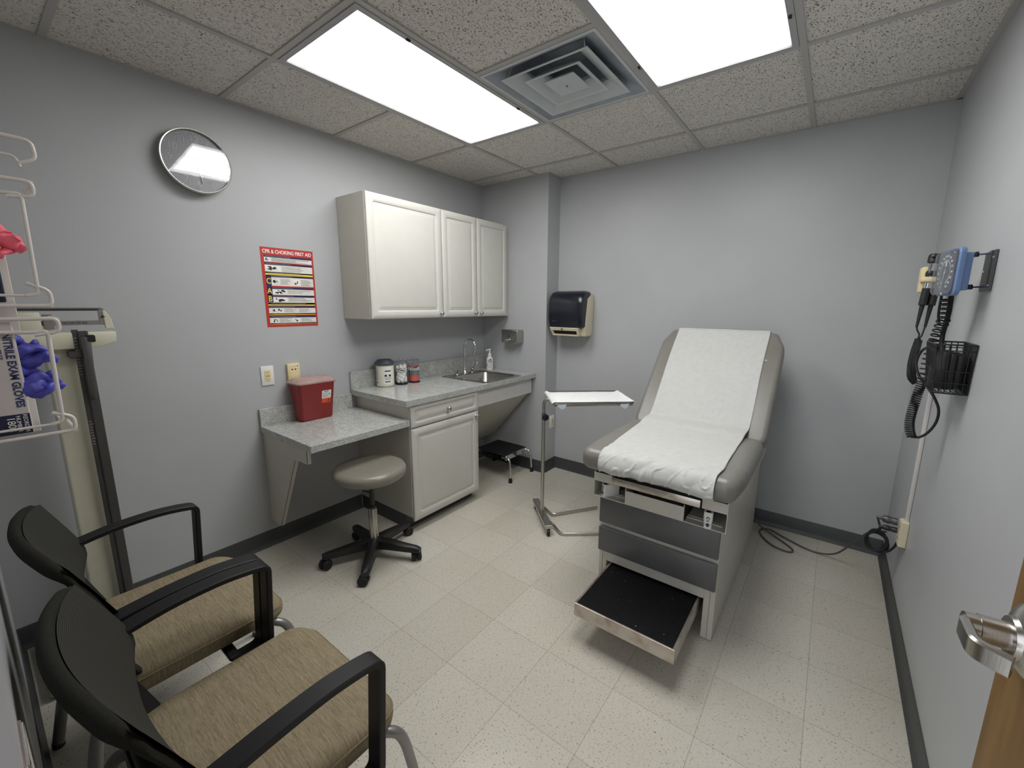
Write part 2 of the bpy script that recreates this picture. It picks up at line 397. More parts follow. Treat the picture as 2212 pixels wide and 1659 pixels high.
def catmull(P, n=8, closed=False):
    P = [Vector(p) for p in P]; out = []; N = len(P)
    for i in range(N if closed else N-1):
        if closed: a, b, c, d = P[(i-1) % N], P[i], P[(i+1) % N], P[(i+2) % N]
        else: a, b, c, d = P[max(i-1, 0)], P[i], P[i+1], P[min(i+2, N-1)]
        for k in range(n):
            t = k/n; out.append(.5*((2*b)+(c-a)*t+(2*a-5*b+4*c-d)*t*t+(3*b-a-3*c+d)*t**3))
    if not closed: out.append(P[-1])
    return out
def fillet(P, r, n=5, closed=False):
    P = [Vector(p) for p in P]; N = len(P); out = []
    for i in range(N):
        if not closed and i in (0, N-1): out.append(P[i]); continue
        a, b, c = P[i-1], P[i], P[(i+1) % N]
        rr = min(r, (a-b).length*.48, (c-b).length*.48); p = b+(a-b).normalized()*rr; q = b+(c-b).normalized()*rr
        for k in range(n+1):
            t = k/n; out.append(p*(1-t)**2+b*2*t*(1-t)+q*t*t)
    return out
def rrect(x0, x1, y0, y1, r, n=4):
    out = []
    for cx, cy, a0 in ((x1-r, y1-r, 0), (x0+r, y1-r, 90), (x0+r, y0+r, 180), (x1-r, y0+r, 270)):
        for k in range(n+1):
            a = R(a0+90*k/n); out.append((cx+r*math.cos(a), cy+r*math.sin(a)))
    return out
def coil(path, rc, turns, n=14):
    """points of a helix of radius rc wound on a path"""
    P = catmull(path, 10); L = [0]
    for a, b in zip(P, P[1:]): L.append(L[-1]+(b-a).length)
    out = []; u = None; steps = int(turns*n); j = 0
    for s_ in range(steps+1):
        d = L[-1]*s_/steps
        while j < len(L)-2 and L[j+1] < d: j += 1
        f = (d-L[j])/max(1e-9, L[j+1]-L[j]); p = P[j].lerp(P[j+1], f); T = (P[j+1]-P[j]).normalized()
        if u is None: u = Vector((1, 0, 0))
        u = (u-T*u.dot(T)).normalized(); w_ = T.cross(u); a = 2*PI*s_/n
        out.append(p+(u*math.cos(a)+w_*math.sin(a))*rc)
    return out
def TR(loc, x, y):
    """frame with local x and y axes along the given world vectors"""
    x = Vector(x).normalized(); y = Vector(y).normalized(); z = x.cross(y); m = Matrix.Identity(4)
    for i in range(3): m[i][0] = x[i]; m[i][1] = y[i]; m[i][2] = z[i]; m[i][3] = loc[i]
    return m

# ------------------------------------------------------------------ room shell
W, D, H, PX, PY, NY = 3.037, 2.185, 2.509, .707, 2.003, -1.0
GA = .598; T2 = .6096
b = MB().box(-.1, W+.1, -2.3, D+.1, -.05, 0); struct('floor', b, 'floor')
b = MB().box(-.1, 0, NY-.12, D+.1, 0, H+.1); struct('wall_left', b, 'wall')
b = MB().box(0, W+.1, D, D+.1, 0, H+.1); struct('wall_back', b, 'wall')
b = MB().box(W, W+.1, -2.3, D, 0, H+.1); struct('wall_right', b, 'wall')
b = MB().box(0, PX, PY, D, 0, H+.02); struct('wall_column', b, 'wall')
b = MB().box(0, 2.15, NY-.12, NY, 0, H+.1).box(2.15, W, NY-.12, NY, 2.12, H+.1); struct('wall_front', b, 'wall')
def cove(name, segs):
    """rubber cove base: a profile with a small toe, run along straight segments"""
    b = MB()
    for (x0, y0, x1, y1) in segs:
        d = Vector((x1-x0, y1-y0, 0)); L = d.length; d.normalize(); nrm = Vector((-d.y, d.x, 0))
        prof = [(0, 0), (.016, 0), (.014, .004), (.007, .016), (.0045, .03), (.0045, .098), (.003, .102), (0, .102)]
        vs = [Vector((x0, y0, 0))+nrm*a+Vector((0, 0, z)) for a, z in prof]+[Vector((x1, y1, 0))+nrm*a+Vector((0, 0, z)) for a, z in prof]
        n = len(prof); fs = [(i, i+1, n+i+1, n+i) for i in range(n-1)]+[tuple(range(n)), tuple(range(n, 2*n))]
        b.add(vs, fs)
    struct(name, b, 'cove', smooth=30)
cove('baseboard_left', [(0, .64, 0, NY), (0, PY, 0, 1.25)])
cove('baseboard_column', [(PX, PY, 0, PY), (PX, D, PX, PY)])
cove('baseboard_back', [(W, D, PX, D)])
cove('baseboard_right', [(W, -.3, W, D)])
cove('baseboard_front', [(0, NY, 2.07, NY)])
# suspended ceiling: one slab per cell, with the diffuser's cell left open
xs = [0, GA, GA+T2, GA+2*T2, GA+3*T2, W]; ys = [NY-.1]+[k*T2 for k in range(-1, 4)]+[D]
b = MB()
for i in range(5):
    for j in range(len(ys)-1):
        if i == 2 and abs(ys[j]-T2) < .01: continue
        b.box(xs[i], xs[i+1], ys[j], ys[j+1], H+.006, H+.03)
struct('ceiling', b, 'ctile')
b = MB(); g = .0125
for x in xs[1:-1]: b.box(x-g, x+g, NY, D, H-.001, H+.006)
for y in ys[1:-1]:
    for i in range(5):
        if i in (1, 3) and abs(y-T2) < .01: continue
        b.box(xs[i]+(g if i else 0), xs[i+1]-g, y-g, y+g, H-.0005, H+.006)
for (x0, x1, y0, y1) in ((0, .014, NY, PY), (W-.022, W, NY, D), (PX, W, D-.012, D), (0, PX, PY-.012, PY), (PX, PX+.012, PY, D)):
    b.box(x0, x1, y0, y1, H-.0015, H+.006)
struct('trim_1', b, 'gridwhite')
# ceiling lights
def troffer(x0, y0, label):
    t = thing('ceiling_light', label, 'light', (x0+T2/2, y0+T2, H), 'recessed ceiling lights')
    x1 = x0+T2; y1 = y0+2*T2; g = .0135; f = .042; b = MB()
    outer = [(x0+g, y0+g), (x1-g, y0+g), (x1-g, y1-g), (x0+g, y1-g)]; inn = [(x0+f, y0+f), (x1-f, y0+f), (x1-f, y1-f), (x0+f, y1-f)]
    mid = [(x0+f-.006, y0+f-.006), (x1-f+.006, y0+f-.006), (x1-f+.006, y1-f+.006), (x0+f-.006, y1-f+.006)]
    b.rings([[(x, y, H+.006) for x, y in outer], [(x, y, H-.004) for x, y in outer], [(x, y, H-.006) for x, y in mid], [(x, y, H+.002) for x, y in inn]], cap1=False)
    build('frame', b, 'fixture', t, smooth=0)
    b = MB().box(x0+f-.001, x1-f+.001, y0+f-.001, y1-f+.001, H, H+.003); build('diffuser', b, 'lens', t, smooth=0)
    for yy in (y0+.25, y1-.25):
        for xx in ((x1-.027,) if x0 < 1 else (x0+.027, x1-.027)):
            b = MB().box(xx-.005, xx+.005, yy-.009, yy+.009, H-.010, H-.004); build('latch', b, 'dark', t, smooth=0)
troffer(GA, 0, 'lit 2 by 4 foot ceiling light nearer the left wall, above the cabinets')
troffer(GA+2*T2, 0, 'lit 2 by 4 foot ceiling light right of the air vent')
# supply air diffuser
def vent():
    x0, y0 = GA+T2, T2; cx, cy = x0+T2/2, y0+T2/2
    t = thing('air_vent', 'dusty square ceiling air vent with nested louvres between the two lights', 'vent', (cx, cy, H))
    sq = lambda h, z: [(cx-h, cy-h, z), (cx+h, cy-h, z), (cx+h, cy+h, z), (cx-h, cy+h, z)]
    b = MB().rings([sq(.292, H+.006), sq(.292, H-.003), sq(.280, H-.004), sq(.278, H)], cap1=False); build('frame', b, 'ventmetal', t, smooth=0)
    b = MB().rings([sq(.281, H-.0035), sq(.27, H+.002), sq(.215, H+.030), sq(.16, H+.062), sq(.15, H+.075)], cap1=False).rings([sq(.15, H+.075), sq(.15, H+.16)], cap1=True); build('plenum', b, 'dusty', t, smooth=0)
    for h0, h1, z0 in ((.222, .140, .006), (.145, .078, .004)):
        b = MB().rings([sq(h1, H+.050-z0), sq(h0-.012, H+.003-z0), sq(h0, H-.003-z0), sq(h0, H-.006-z0), sq(h0-.014, H-.004-z0), sq(h1+.002, H+.040-z0)], cap1=False)
        build('louvre', b, 'ventmetal', t, smooth=0)
    b = MB().rings([sq(.03, H+.03), sq(.077, H-.001), sq(.079, H-.005), sq(.071, H-.009)], cap0=True); build('centre_plate', b, 'ventmetal', t, smooth=0)
    b = MB().lathe([(.004, -.002), (.004, .001)], 10, Matrix.Translation((cx, cy, H-.010))); build('screw', b, 'greymetal', t)
    for dx, dy in ((-1, -1), (1, -1), (-1, 1), (1, 1)):
        b = MB().tube([(cx+dx*.20, cy+dy*.20, H+.0), (cx+dx*.185, cy+dy*.185, H+.055)], .003, 6); build('bracket', b, 'ventmetal', t)
vent()
# hall door, folded back beside the right wall, with its frame on the near wall
def door():
    hx, hy = 2.938, -1.06; ex, ey = 2.878, -.195
    dv = Vector((ex-hx, ey-hy, 0)); L = dv.length; dv.normalize(); nr = Vector((-dv.y, dv.x, 0))  # nr points to -x side
    T = TR((hx, hy, 0), dv, (0, 0, 1))  # local x along leaf, y up, z = dv x up = +x-ish
    b = MB().xf(T).rbox(0, L, .012, 2.06, 0, .044, .002, 1); o = struct('door_1', b, 'wood', smooth=30)
    # lever handle: rose, neck, grip with return
    hz = 1.083; px = L-.052
    h = MB().xf(T @ Matrix.Translation((px, hz, 0)) @ Matrix.Rotation(PI, 4, 'X'))
    h.lathe([(.043, 0), (.043, .002), (.036, .007), (.026, .011), (.024, .016), (.017, .017)], 36)
    h.lathe([(.0165, .015), (.0165, .042), (.0150, .0425), (.0150, .044), (.0150, .0445), (.0150, .055)], 28)
    o1 = build('door_handle', h, 'steel', None, smooth=40); o1.parent = o
    h = MB().xf(T @ Matrix.Translation((px, hz, 0)))
    pts = fillet([(0, 0, -.036), (0, 0, -.056), (-.050, 0, -.058), (-.066, 0, -.032)], .010, 4)
    h.strap([(p.x, p.y, p.z) for p in pts], .026, .011, (0, 1, 0)); o2 = build('lever', h, 'steel', None, smooth=35); o2.parent = o1
door()
b = MB()
for x0, x1 in ((2.10, 2.17), (2.99, 3.035)):
    b.box(x0, x1, NY-.135, NY+.013, 0, 2.14)
    if x0 < 2.5: b.box(x0-.022, x0, NY+.0005, NY+.006, 0, 2.14)
b.box(2.10, 3.035, NY-.135, NY+.013, 2.09, 2.14); tr = struct('trim_2', b, 'fixture')
b = MB().rbox(2.106, 2.172, NY+.0125, NY+.0155, .985, 1.112, .0012, 2); o = build('strike_plate', b, 'steelworn', None, smooth=30); o.parent = tr
b = MB().tube([(2.108, NY+.0155, .99), (2.108, NY+.0155, 1.104), (2.112, NY+.0155, 1.111), (2.170, NY+.0155, 1.111)], .0012, 8); o = build('plate_lip', b, 'chrome', None); o.parent = tr

# ------------------------------------------------------------------ cabinets
def panel_face(b, T, w_, h, t=.019, ins=.052):
    """thermofoil door: slab with a routed frame and raised field. local x width, y height, z outwards"""
    def rr(i, r, z): return [(x, y, z) for x, y in rrect(i, w_-i, i, h-i, r)]
    b.xf(T).rings([rr(0, .001, 0), rr(0, .001, t-.004), rr(.004, .002, t), rr(ins-.008, .012, t), rr(ins-.003, .014, t-.003), rr(ins, .014, t-.0075), rr(ins+.006, .012, t-.0075),
                   rr(ins+.024, .006, t-.0005), rr(ins+.028, .004, t)], cap0=True)
    return b.xf()
def knob(name, T, parent):
    b = MB().xf(T).lathe([(.009, 0), (.009, .002), (.0055, .005), (.005, .012), (.009, .016), (.0145, .021), (.0155, .025), (.013, .029), (.006, .0315), (0, .032)], 24)
    return sub(name, b, 'chrome', parent, smooth=50)
def front(name, x, y0, y1, z0, z1, t, kx, kz, mat='cab', ins=.052):
    T = TR((x, y0, z0), (0, 1, 0), (0, 0, 1)); b = MB(); panel_face(b, T, y1-y0, z1-z0, ins=ins)
    o = build(name, b, mat, t, smooth=40); o.location = -t.location
    knob('knob', TR((x+.019, y0+kx, z0+kz), (0, 1, 0), (0, 0, 1)), o); return o
t = thing('wall_cabinet', 'white three-door wall cabinet hung above the sink counter', 'cabinet', (0, 1.27, 1.385))
b = MB().box(.003, .298, .598, .614, 1.385, 2.150).box(.003, .298, 1.95, 1.966, 1.385, 2.150).box(.003, .298, .614, 1.95, 1.385, 1.403).box(.003, .298, .614, 1.95, 2.132, 2.150).box(.003, .012, .614, 1.95, 1.403, 2.132).box(.29, .298, 1.2, 1.225, 1.403, 2.132).box(.28, .298, 1.966, 2.002, 1.385, 2.150)
build('cabinet_body', b, 'cabside', t, smooth=0)
front('door', .300, .601, 1.206, 1.387, 2.148, t, .605-.030, .030)
front('door', .300, 1.210, 1.576, 1.387, 2.148, t, .366-.030, .030, ins=.05)
front('door', .300, 1.580, 1.962, 1.387, 2.148, t, .030, .030, ins=.05)
t = thing('base_cabinet', 'white base cabinet with one drawer and one door under the sink counter', 'cabinet', (.3, .96, 0))
b = MB().box(.003, .578, .645, .661, .10, .855).box(.003, .578, 1.254, 1.270, .10, .855).box(.003, .578, .661, 1.254, .10, .116).box(.003, .012, .661, 1.254, .116, .855).box(.56, .578, .661, 1.254, .70, .72).box(.003, .578, .661, 1.254, .835, .855)
build('cabinet_body', b, 'cabside', t, smooth=0)
b = MB().box(.003, .515, .647, 1.268, 0, .10); build('toe_kick', b, 'cove', t, smooth=0)
front('drawer', .580, .648, 1.267, .711, .8555, t, .31, .073, ins=.036)
front('door', .580, .648, 1.267, .078, .704, t, .619-.030, .626-.030, ins=.055)
# sink counter apron and the slanted pipe cover behind it
t = thing('sink_apron', 'white apron and slanted pipe cover under the open sink end of the counter', 'apron', (.55, 1.63, .7))
b = MB().box(.560, .576, 1.272, 1.985, .722, .853); build('apron_board', b, 'apron', t, smooth=0, bevel=.001)
b = MB(); Tm = TR((.535, 1.274, .728), (0, 1, 0), (-.405, 0, -.455))
b.xf(Tm).box(0, .700, 0, .60, -.016, 0); build('pipe_cover', b, 'cabside', t, smooth=0)
for d in (.09, .36):
    b = MB().xf(Tm).lathe([(.006, 0), (.006, .0015), (.003, .002)], 12, Matrix.Translation((.683, d, 0)) ); 
    build('screw', b, 'dark', t)
# counters
t = thing('sink_counter', 'speckled grey granite-look counter with backsplash holding the sink', 'countertop', (.3, 1.3, .895))
SX0, SX1, SY0, SY1 = .142, .590, 1.372, 1.800
x0, x1, y0, y1 = .002, .612, .606, 1.999
b = MB()
zz = (.857, .896)
def slab(b, x0, x1, y0, y1, hole=None):
    if not hole: b.box(x0, x1, y0, y1, *zz); return
    hx0, hx1, hy0, hy1 = hole
    o = [(x0, y0), (x1, y0), (x1, y1), (x0, y1)]; i = [(hx0, hy0), (hx1, hy0), (hx1, hy1), (hx0, hy1)]
    b.rings([[(x, y, zz[1]) for x, y in i], [(x, y, zz[1]) for x, y in o], [(x, y, zz[0]) for x, y in o], [(x, y, zz[0]) for x, y in i], [(x, y, zz[1]) for x, y in i]], cap1=False)
slab(b, x0, x1, y0, y1, (SX0, SX1, SY0, SY1)); build('worktop', b, 'granite', t, smooth=0, bevel=.0025)
b = MB().box(.002, .021, .606, 1.999, .896, .999+.02); build('backsplash', b, 'granite', t, smooth=0, bevel=.0015)
t = thing('desk_counter', 'lower speckled grey granite-look desk counter with backsplash', 'countertop', (.3, .33, .765))
b = MB().box(.002, .592, .018, .644, .727, .766); build('worktop', b, 'granite', t, smooth=0, bevel=.0025)
b = MB().box(.002, .021, .018, .604, .766, .868); build('backsplash', b, 'granite', t, smooth=0, bevel=.0015)
t = thing('desk_bracket', 'white tapered support panel under the left end of the desk', 'bracket', (.1, .03, .4))
poly = [(.002, .727), (.002, .165), (.125, .163), (.385, .640), (.400, .646), (.520, .648), (.520, .727)]
b = MB().xf(TR((0, .050, 0), (1, 0, 0), (0, 0, 1))).prism(poly, 0, .021); build('panel', b, 'cabside', t, smooth=0)
b = MB().xf(TR((0, .050, 0), (1, 0, 0), (0, 0, 1)))
for a, c in zip(poly[2:5], poly[3:6]): pass
for a, c in (((.125, .163), (.385, .640)), ((.520, .648), (.520, .727))):
    b.add([(a[0], a[1], .0205), (c[0], c[1], .0205), (c[0], c[1], .0220), (a[0], a[1], .0220)], [(0, 1, 2, 3)])
    n_ = Vector((c[1]-a[1], a[0]-c[0], 0)).normalized()*.0006
    b.add([(a[0]+n_.x, a[1]+n_.y, .0195), (c[0]+n_.x, c[1]+n_.y, .0195), (c[0]+n_.x, c[1]+n_.y, .0212), (a[0]+n_.x, a[1]+n_.y, .0212)], [(0, 1, 2, 3)])
build('edge_band', b, 'dark', t, smooth=0)

# ------------------------------------------------------------------ sink, faucet
t = thing('sink', 'stainless steel drop-in sink in the counter', 'sink', (.36, 1.585, .896))
b = MB(); q = lambda x0, x1, y0, y1, r, z: [(x, y, z) for x, y in rrect(x0, x1, y0, y1, r, 5)]
b.rings([q(.105, .602, 1.352, 1.817, .03, .8965), q(.106, .601, 1.353, 1.816, .03, .9005), q(.112, .595, 1.359, 1.81, .03, .9015), q(.205, .570, 1.385, 1.785, .05, .9005), q(.212, .563, 1.392, 1.778, .05, .893),
         q(.222, .553, 1.402, 1.768, .05, .78), q(.245, .53, 1.425, 1.745, .05, .755)], cap1=True)
build('basin', b, 'steelbowl', t, smooth=50)
b = MB().lathe([(.028, .757), (.040, .7575), (.042, .756)], 24, Matrix.Translation((.385, 1.585, 0))); build('drain', b, 'chrome', t)
t = thing('faucet', 'chrome gooseneck faucet with two blade handles behind the sink', 'faucet', (.155, 1.59, .9))
fx, fy = .162, 1.578
b = MB().lathe([(.026, .900), (.026, .906), (.020, .912), (.020, .924), (.014, .930), (.017, .936), (.013, .946), (.009, .958)], 24, Matrix.Translation((fx, fy, 0))); build('base', b, 'chrome', t, smooth=50)
P = [(fx, fy, .95), (fx, fy, 1.115)]
for k in range(1, 15):
    a = PI*k/14*1.06; P.append((fx+.062-.062*math.cos(a), fy+.004*math.sin(a), 1.130+.064*math.sin(a)))
P.append((P[-1][0]-.006, fy, P[-1][2]-.028))
b = MB().tube(P, .0085, 14); e = P[-1]
b.tube([Vector(e)+Vector((.001, 0, .004)), Vector(e)+Vector((-.002, 0, -.018))], .0105, 14); build('spout', b, 'chrome', t, smooth=50)
for s_ in (-1, 1):
    hy_ = fy+s_*.092
    b = MB().lathe([(.024, .9005), (.024, .905), (.016, .909), (.015, .930), (.017, .936), (.012, .942), (0, .944)], 22, Matrix.Translation((fx, hy_, 0)))
    pts = catmull([(fx, hy_, .938), (fx-.006, hy_+s_*.028, .944), (fx-.012, hy_+s_*.058, .958), (fx-.016, hy_+s_*.078, .990)], 6)
    ws = [.010, .010, .010, .011, .012, .013, .014, .015, .016, .017, .018, .019, .020, .020, .020, .019, .018, .016, .012][:len(pts)]
    b.strap(pts, ws, .006, (1, .1*s_, .2)); build('handle', b, 'chrome', t, smooth=50)

# ------------------------------------------------------------------ things on the counters
def tub():
    c = Vector((.092, .832, .896)); t = thing('wipes_tub', 'white wipes tub with dark grey lid, leftmost on the counter', 'tub', c); T = Matrix.Translation(c)
    b = MB().xf(T).lathe([(.052, 0), (.057, .004), (.061, .010), (.062, .02), (.062, .150), (.058, .156), (.058, .162)], 40); build('body', b, 'tubwhite', t, smooth=50)
    b = MB().xf(T).lathe([(.0665, .158), (.0675, .162), (.0675, .176), (.063, .182), (.052, .184), (.050, .192), (.044, .194), (.040, .189), (0, .188)], 40); build('lid', b, 'slate', t, smooth=40)
    def lab(b, a0, a1, z0, z1, r, rows=0):
        n = 10; vs = []
        for k in range(n+1):
            a = R(a0+(a1-a0)*k/n); vs += [(r*math.cos(a), r*math.sin(a), z0), (r*math.cos(a), r*math.sin(a), z1)]
        b.add(vs, [(2*k, 2*k+2, 2*k+3, 2*k+1) for k in range(n)])
    b = MB().xf(T); lab(b, -44, 10, .025, .140, .0624); b.mat(1)
    lab(b, -36, 4, .113, .121, .0628); lab(b, -38, -24, .078, .092, .0628); lab(b, -12, 4, .078, .092, .0628); lab(b, -36, 0, .037, .044, .0628)
    b.mat(2)
    for k in range(5): lab(b, -38, 6, .054+.0045*k, .0555+.0045*k, .0628)
    for k in range(16): lab(b, -108, -108+26-(k*7 % 9), .048+.0055*k, .0497+.0055*k, .0625)
    b.mat(1); lab(b, -108, -88, .030, .036, .0625)
    build('label', b, ['whiteink', 'blackink', 'greyink'], t, smooth=60)
tub()
def jar(c, label, kind):
    c = Vector(c); t = thing('apothecary_jar', label, 'jar', c, 'clear supply jars on the counter'); T = Matrix.Translation(c)
    b = MB().xf(T).lathe([(.040, .0), (.044, .003), (.045, .01), (.045, .170), (.0435, .1705)], 36); build('glass_body', b, 'glass', t, smooth=50)
    b = MB().xf(T).lathe([(.0462, .170), (.0462, .176), (.030, .178), (.008, .180), (.010, .186), (.014, .190), (.012, .195), (0, .196)], 36); build('glass_lid', b, 'glass', t, smooth=50)
    b = MB().xf(T).lathe([(.0452, .0005), (.0454, .0045)], 36); b.lathe([(.0452, .0045), (.0452, .0005)], 36); build('base_ring', b, 'black', t)
    # oval tag
    b = MB().xf(T); a0 = R(-28 if kind == 'cotton' else -25); r = .0456
    def P(u, v): a = a0+u/r; return (r*math.cos(a), r*math.sin(a), v)
    n = 28; zc = .108 if kind == 'cotton' else .116
    o = [P(.027*math.cos(2*PI*k/n), zc+.017*math.sin(2*PI*k/n)) for k in range(n)]; i = [P(.024*math.cos(2*PI*k/n), zc+.0145*math.sin(2*PI*k/n)) for k in range(n)]
    b.add(o+i, [(k, (k+1) % n, n+(k+1) % n, n+k) for k in range(n)])
    r = .0458
    b.add([P(-.014, zc-.003), P(.015, zc-.003), P(.015, zc+.003), P(-.014, zc+.003)], [(0, 1, 2, 3)]); build('oval_label', b, 'blackink', t, smooth=0)
    random.seed(5); b = MB()
    if kind == 'cotton':
        for k in range(46):
            z = .02+.118*(k/46); a = k*2.4; rr = .026 if k % 4 else .006
            b.xf(Matrix.Translation(c+Vector((rr*math.cos(a), rr*math.sin(a), z)))).lathe([(0, -.0165), (.0095, -.0135), (.0165, 0), (.0095, .0135), (0, .0165)], 10)
        tag(build('cotton_balls', b, 'cotton', None, smooth=60), 'white cotton balls filling the clear jar beside the wipes tub', 'cotton balls', kind='stuff')
    else:
        for k in range(15):
            a = 2*PI*k/15; m = Matrix.Translation(c) @ Matrix.Rotation(a, 4, 'Z') @ Matrix.Translation((.036, 0, 0)) @ Matrix.Rotation(R(random.uniform(-5, 5)), 4, 'X')
            b.xf(m).mat(0).box(-.002, .002, -.0075, .0075, .012, .052); b.mat(2).box(-.002, .002, -.0075, .0075, .052, .094); b.mat(1).box(-.0023, .0023, -.0075, .0075, .094, .118); b.mat(0).box(-.0024, .0024, -.0075, .0075, .116, .122)
        tag(build('wrapped_pads', b, ['packred', 'whiteink', 'greyink'], None, smooth=0), 'red and white wrapped pads standing in the right-hand clear jar', 'packets', kind='stuff')
jar((.118, .955, .896), 'clear lidded jar holding white cotton balls next to the wipes tub', 'cotton')
jar((.122, 1.066, .896), 'clear lidded jar holding red and white wrapped pads, right of the cotton jar', 'pads')
def pump():
    c = Vector((.170, 1.895, .896)); t = thing('soap_bottle', 'white pump soap bottle on the counter corner behind the sink', 'bottle', c); T = Matrix.Translation(c)
    b = MB().xf(T).lathe([(.027, 0), (.030, .003), (.031, .012), (.031, .098), (.028, .110), (.018, .120), (.0145, .124), (.0145, .130)], 32, sx=.9, sy=1.05); build('body', b, 'white', t, smooth=50)
    b = MB().xf(T).lathe([(.0160, .128), (.0160, .146), (.012, .150), (.007, .156), (.0065, .182)], 24).tube([(0, 0, .185), (.0, -.02, .186), (.0, -.042, .184), (0, -.046, .176)], .0055, 12).lathe([(.010, .180), (.011, .188), (.009, .192), (0, .193)], 20); build('pump', b, 'white', t, smooth=50)
    b = MB(); n = 10
    def lab(a0, a1, z0, z1, r):
        vs = []
        for k in range(n+1):
            a = R(a0+(a1-a0)*k/n); vs += [(r*.9*math.cos(a), r*1.05*math.sin(a), z0), (r*.9*math.cos(a), r*1.05*math.sin(a), z1)]
        b.add(vs, [(2*k, 2*k+2, 2*k+3, 2*k+1) for k in range(n)])
    b.xf(T); b.mat(1); lab(-75, -10, .088, .094, .0313); lab(-75, 0, .074, .080, .0313); b.mat(2); lab(-48, -18, .096, .104, .0312); b.mat(0)
    for k in range(8): lab(-75, -20+(k*13 % 20), .020+.0065*k, .022+.0065*k, .0313)
    b.mat(1); lab(-110, -95, .03, .06, .0313)
    build('label', b, ['greyink', 'blackink', 'postred'], t, smooth=60)
pump()
def sharps():
    zb = .767; t = thing('sharps_container', 'red sharps container with translucent lid on the desk counter', 'bin', (.10, .30, zb))
    def rr(x0, x1, y0, y1, r, z): return [(x, y, z) for x, y in rrect(x0, x1, y0, y1, r, 5)]
    b = MB().rings([rr(.050, .118, .218, .404, .020, zb), rr(.043, .124, .206, .410, .022, zb+.008), rr(.030, .175, .182, .406, .022, zb+.230), rr(.028, .178, .178, .410, .022, zb+.234), rr(.028, .178, .178, .410, .022, zb+.244)], cap0=True, cap1=False)
    build('body', b, 'red', t, smooth=40)
    b = MB().rings([rr(.022, .183, .172, .416, .024, zb+.238), rr(.022, .183, .172, .416, .024, zb+.246), rr(.03, .175, .180, .408, .02, zb+.250), rr(.035, .150, .20, .395, .02, zb+.266), rr(.04, .14, .21, .38, .02, zb+.268)], cap0=True)
    build('lid', b, 'frosted', t, smooth=40)
    # sticker on the front, which leans
    p0 = Vector((.1245, 0, zb+.008)); p1 = Vector((.1755, 0, zb+.230)); up = (p1-p0).normalized()
    T = TR(p0+Vector((.0009, .352, 0))+up*.102, (0, 1, 0), up)
    b = MB().xf(T).box(-.029, .029, .026, .078, -.001, .0002); b.mat(1).box(-.029, .029, -.004, .026, -.001, .0002); b.mat(2)
    b.box(-.016, .014, .070, .074, 0, .0005)
    b.mat(3)
    for k in range(8): b.box(-.025, .022-(k*5 % 9)*.002, .032+.0045*k, .0335+.0045*k, 0, .0004)
    b.mat(2).box(.014, .021, .050, .057, 0, .0004)
    cc = Matrix.Translation((.014, .011, .0003))
    for a in (90, 210, 330):
        m = cc @ Matrix.Translation((.0052*math.cos(R(a)), .0052*math.sin(R(a)), 0)); n = 16; vs = []; fs = []
        for k in range(n):
            th = R(a+28)+R(304)*k/(n-1); th = R(a)+R(30)+R(300)*k/(n-1)
            vs += [tuple(m @ Vector((.0052*math.cos(th), .0052*math.sin(th), 0))), tuple(m @ Vector((.0035*math.cos(th), .0035*math.sin(th), 0)))]
        fs = [(2*k, 2*k+2, 2*k+3, 2*k+1) for k in range(n-1)]; b.add(vs, fs)
    b.add([tuple(cc @ Vector((.0040*math.cos(2*PI*k/18), .0040*math.sin(2*PI*k/18), .0001))) for k in range(18)]+[tuple(cc @ Vector((.0026*math.cos(2*PI*k/18), .0026*math.sin(2*PI*k/18), .0001))) for k in range(18)], [(k, (k+1) % 18, 18+(k+1) % 18, 18+k) for k in range(18)])
    b.mat(3).box(-.024, .002, .006, .0075, 0, .0004).box(-.024, .0, .012, .0135, 0, .0004)
    build('warning_label', b, ['whiteink', 'orange', 'blackink', 'greyink'], t, smooth=0)
sharps()

# ------------------------------------------------------------------ on the left wall
def outlet(name, T, label, group='electrical outlets', recept='cream', w_=.070, h=.115):
    """local x right, y up, z out of the wall"""
    t = thing(name, label, 'outlet', T.translation, group)
    b = MB().xf(T).rbox(-w_/2, w_/2, -h/2, h/2, 0, .006, .0025, 2); build('cover_plate', b, 'white', t, smooth=40)
    b = MB().xf(T).rbox(-.0165, .0165, -.033, .033, .003, .008, .001, 1); b.mat(1)
    for s_ in (-1, 1):
        b.box(-.0085, -.0065, s_*.019-.002, s_*.019+.006, .008, .0083).box(.0055, .0075, s_*.019-.001, s_*.019+.005, .008, .0083).lathe([(.0025, .008), (.0025, .0083)], 8, Matrix.Translation((0, s_*.019-.007, 0)))
    b.box(-.014, .014, -.0006, .0006, .008, .0084); b.box(-.009, -.002, -.005, -.002, .008, .0086).box(.002, .009, -.005, -.002, .008, .0086)
    build('receptacle', b, [recept, 'blackink'], t, smooth=0)
LW = lambda y, z: TR((0.0005, y, z), (0, 1, 0), (0, 0, 1))
outlet('wall_outlet', LW(.087, 1.060), 'white-plated cream outlet on the left wall, left of the sharps container')
t = thing('jack_box', 'cream raised phone jack box on the left wall behind the sharps container', 'jack box', (0, .232, 1.06))
b = MB().xf(LW(.232, 1.058)).rbox(-.036, .036, -.060, .060, 0, .022, .003, 2); build('housing', b, 'cream', t, smooth=40)
b = MB().xf(LW(.232, 1.058)).box(-.028, .028, .038, .050, .022, .0226); b.mat(1)
for s_ in (-1, 1):
    b.add([(s_*.0095-.006, .026, .0225), (s_*.0095+.006, .026, .0225), (s_*.0095, .018, .0225), (s_*.0095+.003, .029, .0225), (s_*.0095-.003, .029, .0225)], [(0, 2, 1, 3, 4)])
    for k in range(4): b.box(s_*.026-.0015, s_*.026+.0015, .024-.021*k, .027-.021*k, .022, .0225)
b.box(.022, .025, .040, .049, .0226, .0229)
